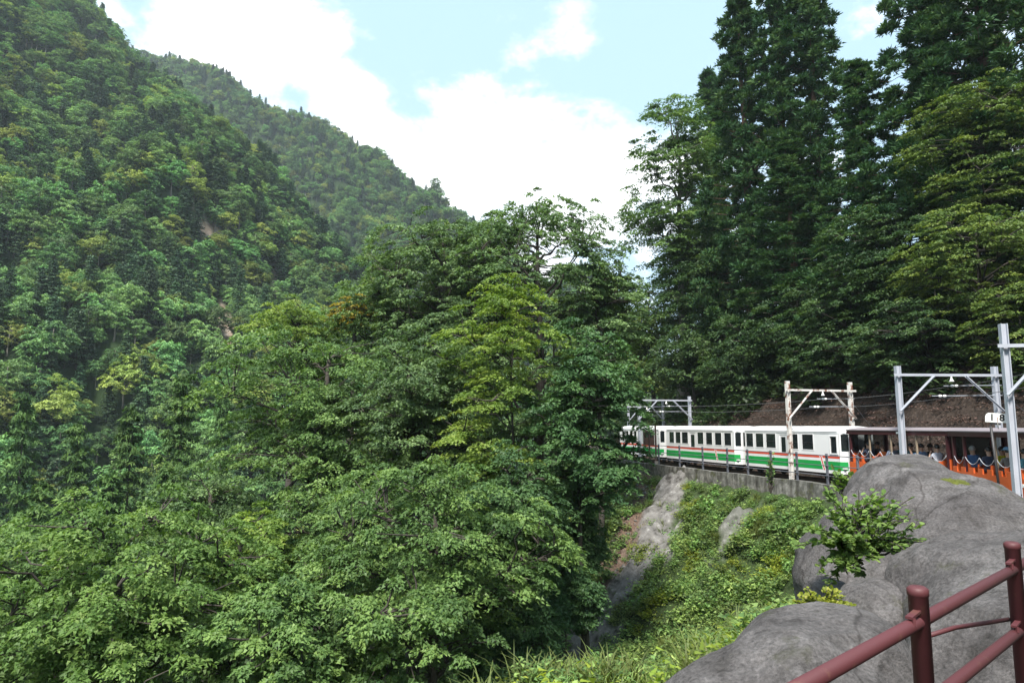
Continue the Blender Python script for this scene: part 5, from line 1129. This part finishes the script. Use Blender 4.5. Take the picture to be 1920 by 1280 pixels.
def boulder(name, c, blobs, seed, label, nth=110, nph=150, k=.25, amp=.05, rmax=5.0, cuts=4):
    """star-shaped skin round smoothly joined ellipsoids; blobs: (centre, radii, turn about z)"""
    c = np.array(c, float); th = np.linspace(0.02, math.pi - .02, nth); ph = np.linspace(0, 2 * math.pi, nph, endpoint=False); TH, PH = np.meshgrid(th, ph, indexing='ij')
    D = np.stack([np.sin(TH) * np.cos(PH), np.sin(TH) * np.sin(PH), np.cos(TH)], -1); lo = np.zeros(TH.shape); hi = np.full(TH.shape, rmax)
    def sdf(P):
        acc = None
        for bc, br, rz in blobs:
            q = P - np.array(bc); ca, sa = math.cos(rz), math.sin(rz); q = np.stack([q[..., 0] * ca + q[..., 1] * sa, -q[..., 0] * sa + q[..., 1] * ca, q[..., 2]], -1) / np.array(br)
            p_ = 2.15; d = ((np.abs(q) ** p_).sum(-1) ** (1 / p_) - 1) * min(br)
            acc = d if acc is None else -k * np.log(np.exp(-np.clip(acc / k, -40, 40)) + np.exp(-np.clip(d / k, -40, 40)))
        return acc
    for _ in range(26):
        mid = (lo + hi) / 2; ins = sdf(c + D * mid[..., None]) < 0; lo = np.where(ins, mid, lo); hi = np.where(ins, hi, mid)
    rr_ = np.random.default_rng(seed + 5)          # flat breaks: a few planes shave the skin
    for _ in range(cuts):
        nn = rr_.normal(size=3); nn[2] = abs(nn[2]) * .8; nn /= np.linalg.norm(nn); dd = (D * lo[..., None]) @ nn; off = np.percentile(dd, 99.6) * rr_.uniform(.86, .96); den = D @ nn
        lo = np.where((dd > off) & (den > .05), off / np.maximum(den, .05) * .97 + lo * .03, lo)
    P = c + D * lo[..., None]; n1, n2, n3 = Noise(seed, 18, .35, 3), Noise(seed + 1, 24, 1.1, 3), Noise(seed + 2, 30, 3.2, 3)
    # cracked ledges: a stepped noise gives sharp little breaks
    st = n2(P * .8); P = P + D * (amp * 2.2 * n1(P) + amp * .8 * n2(P) + amp * .25 * n3(P) + amp * .12 * n3(P * 2.3))[..., None]
    V = P.reshape(-1, 3); i = np.arange(nth - 1)[:, None] * nph; j = np.arange(nph)[None]; j2 = (j + 1) % nph; Q = np.stack([i + j, i + nph + j, i + nph + j2, i + j2], -1).reshape(-1, 4)
    o = link(name, mesh_np(name, V - c, Q, T=[(0, a, (a + 1) % nph) for a in range(1, nph - 1)], mats=(boulder_mat(name + '_stone', seed),), smooth=True)); o.location = c; tag(o, label, 'boulder', 'grey boulders beside the track'); return o
def A3(u, v, Y): return at(u, v, Y)
bA = boulder('boulder', A3(1750, 1040, 9.4), [(A3(1600, 1110, 9.6), (.66, 1.0, .84), -.3), (A3(1690, 990, 10.6), (.84, 1.9, 1.08), -.6), (A3(1780, 1030, 9.6), (1.05, 1.9, 1.0), -.6), (A3(1890, 1118, 8.6), (1.0, 1.7, .92), -.6)], 61, 'largest smooth grey boulder hiding the lower part of the orange cars', k=.16, amp=.06)
bB = boulder('boulder', A3(1870, 1180, 6.4), [(A3(1800, 1160, 6.7), (.60, 1.1, .62), -.6), (A3(1910, 1170, 6.1), (.75, 1.2, .66), -.6), (A3(1900, 1290, 5.2), (.7, 1.0, .55), -.6)], 66, 'grey boulder slab behind the maroon railing, below a crack', k=.10)
bC = boulder('boulder', A3(1500, 1300, 4.0), [(A3(1485, 1275, 4.1), (.34, .65, .37), -.6), (A3(1590, 1300, 3.9), (.36, .7, .36), -.6), (A3(1375, 1350, 3.9), (.32, .6, .32), -.6), (A3(1290, 1390, 3.9), (.28, .5, .28), -.6)], 71, 'low rounded grey boulder at the bottom under the railing', k=.07, amp=.03)
bD = boulder('boulder', A3(1640, 1165, 6.6), [(A3(1640, 1165, 6.6), (.32, .5, .32), 0.2), (A3(1560, 1150, 7.8), (.34, .5, .45), 0.2)], 75, 'small rough boulder in the gap under the leafy shrub', amp=.06, k=.05)
def rubble():
    ks = []
    for q in range(4):
        r = np.random.default_rng(800 + q); bm = bmesh.new(); bmesh.ops.create_icosphere(bm, subdivisions=2, radius=1)
        n1 = Noise(800 + q, 12, .5, 3)
        for v in bm.verts: c = np.array(v.co); v.co = Vector(c * (1 + .35 * n1(c)) * np.array((1, .8, .6)))
        me = bpy.data.meshes.new('stone'); bm.to_mesh(me); bm.free(); me.materials.append(M['stone']); ks.append(me)
    K = coll_of('stone_kinds', ks); r = np.random.default_rng(4)
    n = 1500; x = r.uniform(.5, 7, n); y = r.uniform(2.6, 8, n); s, ye = edge_dist(x, y); ok = (s > .15) & (s < 2.4); x, y = x[ok], y[ok]
    n2 = 9000; x2 = r.uniform(-4, 14, n2); y2 = r.uniform(15, 48, n2); rock, soil, bank, s2 = bare(x2, y2); ok = (s2 > .4) & (r.uniform(size=n2) < .9 * np.maximum(rock * .8, soil)) ; x2, y2 = x2[ok], y2[ok]
    X = np.concatenate([x, x2]); Y = np.concatenate([y, y2]); m = len(X); sc = np.concatenate([.015 + .05 * r.uniform(size=len(x)) ** 3, .03 + .16 * r.uniform(size=len(x2)) ** 4])
    scatter('rubble', np.stack([X, Y, T(X, Y) + np.concatenate([0 * x + .01, .12 * bare(x2, y2)[0]])], 1), r.uniform(0, 6.28, m), sc, r.integers(0, 4, m), K, 'loose stones and grit lying on the slope and round the boulders', 'rubble', r.uniform(-.6, .6, (m, 2)))
M['stone'] = concrete_mat('loose_stone', (.05, .047, .043), (.13, .125, .12), (.26, .25, .24), 6.0, .42)
# ------------------------------------------------------------------ maroon pipe railing by the camera
def railing():
    p1 = at(1720, 1098, 2.32); p2 = at(1897, 1015, 3.12); d = (p2 - p1); d[2] = 0; root = empty('pipe_railing', (p1[0], p1[1], p1[2] - 1.2)); o0 = np.array(root.location); tag(root, 'maroon painted pipe railing with two round posts beside the camera', 'railing')
    P = [p1 - d * 1.75, p1, p2, p2 + d * 1.2]
    for q in P[0:]:
        t = q - o0; gz = min(Tz(q[0], q[1]) - .1, q[2] - .9) - o0[2]
        MB().tube([(t[0], t[1], gz), (t[0], t[1], t[2] - .03), (t[0], t[1], t[2] - .028), (t[0], t[1], t[2] - .008), (t[0], t[1], t[2])], (.030, .030, .0325, .0325, .022), 20).build('post', M['railing'], root, True)
    n = np.array((-d[1], d[0], 0)); n /= np.linalg.norm(n)
    for dz in (-.115, -.375, -.66):
        a, b = P[0] - o0 + (0, 0, dz), P[3] - o0 + (0, 0, dz); a = a + n * 0.0; b = b + n * 0.0
        MB().tube([a, b], .0215, 16).build('rail', M['railing'], root, True)
        for q in P[1:3]:
            t = q - o0 + (0, 0, dz + .03); e = d / np.linalg.norm(d)
            MB().bar(t - e * .105 + (0, 0, .004) - n * .004, t - e * .02 + (0, 0, .012) - n * .004, .022, .008).bar(t - e * .10 + (0, 0, -.02) - n * .012, t - e * .095 + (0, 0, .004) - n * .012, .02, .008, up=(1, 0, 0)).build('clamp', M['railing'], root)
            MB().tube([t + e * .028, t + e * .042], .009, 6).build('bolt', M['railing'], root)
    a = at(1738, 1192, 2.75) - o0; b = at(1790, 1176, 2.85) - o0; c = at(1893, 1160, 3.16) - o0
    MB().tube([a, b, c], .009, 6).build('tie_rod', M['railing'], root, True)
railing()
# ------------------------------------------------------------------ low plants
M['weed'] = leaf_mat('weed', (0.030, 0.070, 0.020), (0.060, 0.125, 0.032), (0.11, 0.19, 0.05), objvar=.9, gain=1.45)
M['weed_lime'] = leaf_mat('weed_lime', (0.07, 0.12, 0.012), (0.12, 0.19, 0.02), (0.20, 0.26, 0.04), objvar=.6, trans=.4, gain=1.2)
M['grass'] = leaf_mat('grass', (0.05, 0.085, 0.022), (0.095, 0.145, 0.035), (0.13, 0.19, 0.05), objvar=.5, trans=.4, gain=.95)
M['litter'] = leaf_mat('litter', (0.025, 0.016, 0.011), (0.055, 0.036, 0.026), (0.11, 0.08, 0.06), objvar=.4, trans=.1)
def weed(seed, n, leaf, rad, h, mat, narrow=.6):
    r = np.random.default_rng(seed); st = max(4, n // 9); a = r.uniform(0, 6.28, st); k = rad * np.sqrt(r.uniform(0, 1, st)); tip = np.stack([np.cos(a) * k, np.sin(a) * k, h * r.uniform(.45, 1, st)], 1)
    i = r.integers(0, st, n); t = r.uniform(.25, 1, n)[:, None]; C = tip[i] * np.concatenate([t ** .8, t ** .8, t], 1) + r.normal(0, leaf * .7, (n, 3)); C[:, 2] = np.maximum(C[:, 2], .02)
    A = r.normal(0, 1, (n, 3)) * (1, 1, .35) + tip[i] * .6; V, Q = quad_leaves(C, A, np.array((0, 0, 1.)) + r.normal(0, .5, (n, 3)), leaf * r.uniform(.6, 1.35, n), leaf * narrow * r.uniform(.6, 1.2, n))
    return mesh_np('weed', V, None, Q, mats=(mat,), tint=np.clip(r.normal(.5, .25, n), 0, 1))
def grass_tuft(seed, n, h, mat):
    r = np.random.default_rng(seed); V = []; a = r.uniform(0, 6.28, n); b0 = np.stack([r.normal(0, .07, n), r.normal(0, .07, n), 0 * a], 1); L_ = h * r.uniform(.5, 1.1, n); w = .008 + .006 * r.uniform(size=n); dr = np.stack([np.cos(a), np.sin(a), 0 * a], 1); sd = np.stack([-np.sin(a), np.cos(a), 0 * a], 1); sp = r.uniform(.25, .7, n)
    rows = []
    for t in (0, .4, .75, 1.0):
        c = b0 + dr * (L_ * sp * t ** 1.6)[:, None] + np.array((0, 0, 1.)) * (L_ * (t - .38 * t ** 2.4))[:, None]; ww = (w * (1 - .9 * t))[:, None]; rows += [c - sd * ww, c + sd * ww]
    V = np.stack(rows, 1).reshape(-1, 3); o = np.arange(n)[:, None] * 8; Q = np.concatenate([o + np.array(q)[None] for q in ((0, 1, 3, 2), (2, 3, 5, 4), (4, 5, 7, 6))]); return mesh_np('grass_tuft', V, Q, mats=(mat,), tint=np.tile(np.clip(r.normal(.5, .25, n), 0, 1), 3))
def litter(seed, n, mat):
    r = np.random.default_rng(seed); C = np.stack([r.normal(0, .35, n), r.normal(0, .35, n), r.uniform(.01, .06, n)], 1); V, Q = quad_leaves(C, r.normal(0, 1, (n, 3)) * (1, 1, .3), np.array((0, 0, 1.)) + r.normal(0, .4, (n, 3)), .09 * r.uniform(.6, 1.5, n), .035 * r.uniform(.5, 1.6, n)); return mesh_np('leaf_litter', V, None, Q, mats=(mat,), tint=r.uniform(0, 1, n))
def coll_of(name, meshes):
    c = bpy.data.collections.new(name)
    for i, me in enumerate(meshes): c.objects.link(bpy.data.objects.new('%s_%02d' % (name, i), me))
    return c
WK = coll_of('weed_kinds', [weed(1, 150, .10, .34, .42, M['weed']), weed(2, 120, .10, .36, .34, M['weed']), weed(3, 150, .12, .40, .6, M['weed'], .75), weed(4, 110, .09, .28, .26, M['weed_lime']), grass_tuft(5, 60, .62, M['grass']), weed(6, 140, .085, .42, .60, M['weed'], .45)])
def slope_plants():
    r = np.random.default_rng(9); n = 34000; x = r.uniform(-8, 15, n); y = r.uniform(6, 62, n); rock, soil, bank, s = bare(x, y); P2 = np.stack([x, y], -1); cl = Noise(21, 16, .35, 2)(P2)
    dens = np.clip(.62 + .5 * cl, .12, 1) * (1 - .93 * np.clip(rock * 1.2, 0, 1)) * (1 - .72 * np.clip(soil, 0, 1)); ok = (s > .35) & (s < 24) & (r.uniform(size=n) < dens) & (np.hypot(x, y) > 11.5)
    x, y, s, cl, soil = x[ok], y[ok], s[ok], cl[ok], soil[ok]; z = T(x, y) - .03; m = len(x)
    k = Noise(22, 14, .25, 2)(np.stack([x, y], -1)); idx = np.where(k > .55, 3, np.where(k < -.55, 4, r.choice([0, 0, 1, 1, 2, 5], m))); sc = r.uniform(.55, 1.4, m) * np.where(s < 1.5, .7, 1) * (1 + .9 * sstep(9, 14, s)) * (1 + .35 * np.clip(cl, 0, 1))
    scatter('slope_weeds', np.stack([x, y, z], 1), r.uniform(0, 6.28, m), sc, idx, WK, 'tangle of green weeds and ferns covering the gully side', 'weeds')
    # close to the camera: the shelf round the boulders
    SK = coll_of('shelf_kinds', [weed(51, 300, .045, .24, .36, M['weed']), weed(52, 280, .04, .26, .28, M['weed']), weed(53, 220, .055, .24, .42, M['weed_lime'], .5), grass_tuft(54, 120, .48, M['grass']), grass_tuft(55, 110, .40, M['weed']), weed(56, 260, .035, .22, .22, M['weed_lime'])])
    n = 5200; x = r.uniform(-2.5, 9, n); y = r.uniform(3.4, 15, n); s, ye = edge_dist(x, y); ok = (s > 1.5) & (s < 6.5) & (r.uniform(size=n) < .8); x, y, s = x[ok], y[ok], s[ok]; m = len(x); z = T(x, y) - .02
    sc = r.uniform(.6, 1.25, m) * np.where(s < 2.2, .45, 1) * np.where((y > 6.5), 1.3, 1); scatter('shelf_weeds', np.stack([x, y, z], 1), r.uniform(0, 6.28, m), sc, r.choice([0, 0, 1, 1, 2, 3, 3, 4, 5], m), SK, 'bright weeds and grass around the boulders near the railing', 'weeds')
    # dead leaves and twigs on the bank behind the train
    LK = coll_of('litter_kinds', [litter(1, 60, M['litter']), litter(2, 50, M['litter'])])
    n = 6000; x = r.uniform(10, 32, n); y = r.uniform(14, 62, n); s, ye = edge_dist(x, y); ok = (s < -5.2) & (s > -11.5); x, y = x[ok], y[ok]; m = len(x); scatter('bank_litter', np.stack([x, y, T(x, y)], 1), r.uniform(0, 6.28, m), r.uniform(.7, 1.5, m), r.integers(0, 2, m), LK, 'dead leaves and twigs lying on the bare bank behind the train', 'leaf litter')
    n = 9000; x = r.uniform(8, 70, n); y = r.uniform(14, 95, n); s, ye = edge_dist(x, y); top = 9.0 - 2.4 * sstep(40, 56, ye); ok = (s < -top) & (s > -34) & (r.uniform(size=n) < .42); x, y = x[ok], y[ok]; m = len(x)
    scatter('hill_undergrowth', np.stack([x, y, T(x, y) - .05], 1), r.uniform(0, 6.28, m), r.uniform(1.6, 3.4, m), r.choice([0, 1, 2, 5], m), HK, 'dark leafy undergrowth on the hill between the trees', 'undergrowth')
M['under_leaf'] = leaf_mat('under_leaf', (0.014, 0.036, 0.014), (0.028, 0.066, 0.022), (0.055, 0.105, 0.032), objvar=.6)
HK = coll_of('undergrowth_kinds', [weed(31 + i, 130, .14, .42, .5, M['under_leaf']) for i in range(6)])
slope_plants()
rubble()
def round_leaves(C, A, Nn, l, w):
    A = A / (np.linalg.norm(A, axis=1)[:, None] + 1e-9); B = np.cross(Nn, A); B /= np.linalg.norm(B, axis=1)[:, None] + 1e-9; Nn = np.cross(A, B); l = l[:, None]; w = w[:, None]
    V = np.stack([C - A * l * .5, C - A * l * .22 + B * w * .45 + Nn * w * .08, C + A * l * .2 + B * w * .42 + Nn * w * .06, C + A * l * .52 - Nn * l * .06, C + A * l * .2 - B * w * .42 + Nn * w * .06, C - A * l * .22 - B * w * .45 + Nn * w * .08], 1)
    o = np.arange(len(C))[:, None] * 6; return V.reshape(-1, 3), np.concatenate([o + np.array((0, 1, 2, 3))[None], o + np.array((0, 3, 4, 5))[None]])
def shrub(u, v, Y, ru, rv, label, mat, seed, leaf=.07, n=900, name='leafy_shrub', base=None, low=-.15):
    r = np.random.default_rng(seed); c = at(u, v, Y); rx, rz = ru * Y / F, rv * Y / F; b = np.array(base if base is not None else (c[0], c[1], c[2] - rz)); st = 26; d = rand_unit(r, st); d[:, 2] = np.where(d[:, 2] < low, np.abs(d[:, 2]), d[:, 2])
    tips = c + d * np.array((rx, rx * .6, rz)) * r.uniform(.35, 1.25, (st, 1)) - b; mb = MB()
    root = empty(name, b); tag(root, label, 'shrub', 'shrubs growing around the boulders')
    C = []; A = []
    for t in tips:
        L_, rad = limb(r, (0, 0, 0), t, .012, .004, .18, 6, .04); mb.tube(L_, rad, 4, False); q = r.uniform(.35, 1.02, n // st); f = q * 5; i0 = np.clip(f.astype(int), 0, 4); p = L_[i0] + (L_[i0 + 1] - L_[i0]) * (f - i0)[:, None]; side = r.normal(0, 1, (len(q), 3)) * (1, 1, .3); side /= np.linalg.norm(side, axis=1)[:, None]; C.append(p + side * leaf * .6); A.append(side + (t / np.linalg.norm(t)) * .6)
    C = np.concatenate(C); A = np.concatenate(A); m = len(C); V, Q = round_leaves(C, A, np.array((0, -.25, 1.)) + r.normal(0, .35, (m, 3)), leaf * r.uniform(.6, 1.2, m), leaf * .75 * r.uniform(.7, 1.1, m))
    link('stems', mb.mesh('stems', M['bark']), root); link('foliage', mesh_np('foliage', V, Q, mats=(mat,), tint=np.tile(np.clip(r.normal(.5, .25, m), 0, 1), 2)), root); return root
shrub(1590, 1010, 7.0, 82, 92, 'round leaved green shrub sprouting from the crack of the largest boulder', M['leaf_light'], 501, .070, 1650, base=at(1600, 1035, 7.5), low=-.9)
shrub(1690, 1012, 6.9, 58, 45, 'sparse sprigs creeping over the face of the largest boulder', M['leaf_light'], 502, .066, 420, base=at(1625, 1040, 7.3), low=-.6)
shrub(1635, 955, 7.6, 78, 45, 'loose upper sprigs of shrub before the boulder shoulder', M['leaf_light'], 506, .070, 420, base=at(1600, 1030, 7.6), low=-.3)
shrub(1548, 1135, 6.2, 55, 28, 'small yellowish green bush beside the rough boulder', M['weed_lime'], 503, .045, 900)
shrub(1445, 888, 24.0, 5, 36, 'slim upright sprig rising before the guard fence', M['leaf_green'], 504, .12, 104, base=at(1445, 925, 24.0))
shrub(1580, 905, 11.5, 22, 25, 'little sprig at the shoulder of the largest boulder', M['leaf_light'], 505, .10, 140)
# moss cushions on the boulders
from mathutils.bvhtree import BVHTree
def moss(u0, v0, u1, v1, bo, label, w=.09):
    me = bo.data; bv = BVHTree.FromPolygons([bo.location + v.co for v in me.vertices], [tuple(p.vertices) for p in me.polygons]); V = []; r = np.random.default_rng(int(u0)); n, k = 26, 9
    a = None
    for i in range(n):
        t = i / (n - 1); d = ray(u0 + (u1 - u0) * t, v0 + (v1 - v0) * t); h = bv.ray_cast(Vector((0, 0, 0)), Vector(d / np.linalg.norm(d)))
        if h[0] is None: continue
        V.append((np.array(h[0]), np.array(h[1])))
    if len(V) < 4: return
    mb = MB(); rows = []
    for i, (p, nr) in enumerate(V):
        t = i / (len(V) - 1); tg = V[min(i + 1, len(V) - 1)][0] - V[max(i - 1, 0)][0]; sd = np.cross(nr, tg); sd /= np.linalg.norm(sd) + 1e-9; ww = w * math.sin(math.pi * min(max(t, .02), .98)) ** .6 * r.uniform(.7, 1.2)
        for j in range(k):
            s = j / (k - 1) * 2 - 1; rows.append(p + sd * s * ww + nr * (.035 * (1 - s * s) * math.sin(math.pi * t) ** .5 - .01 + r.normal(0, .004)))
    i = np.arange(len(V) - 1)[:, None] * k + np.arange(k - 1)[None]; Q = np.stack([i, i + 1, i + k + 1, i + k], -1).reshape(-1, 4); mb.add(rows, Q); tag(mb.build('moss_cushion', M['moss'], None, True), label, 'moss', 'moss on the boulders')
M['moss'] = plain('moss', (0.10, 0.115, 0.012), .95, noise=.5, scale=30, bump=.8)
moss(1762, 897, 1822, 908, bA, 'bright yellow-green moss streak on the crest of the largest boulder', .10)
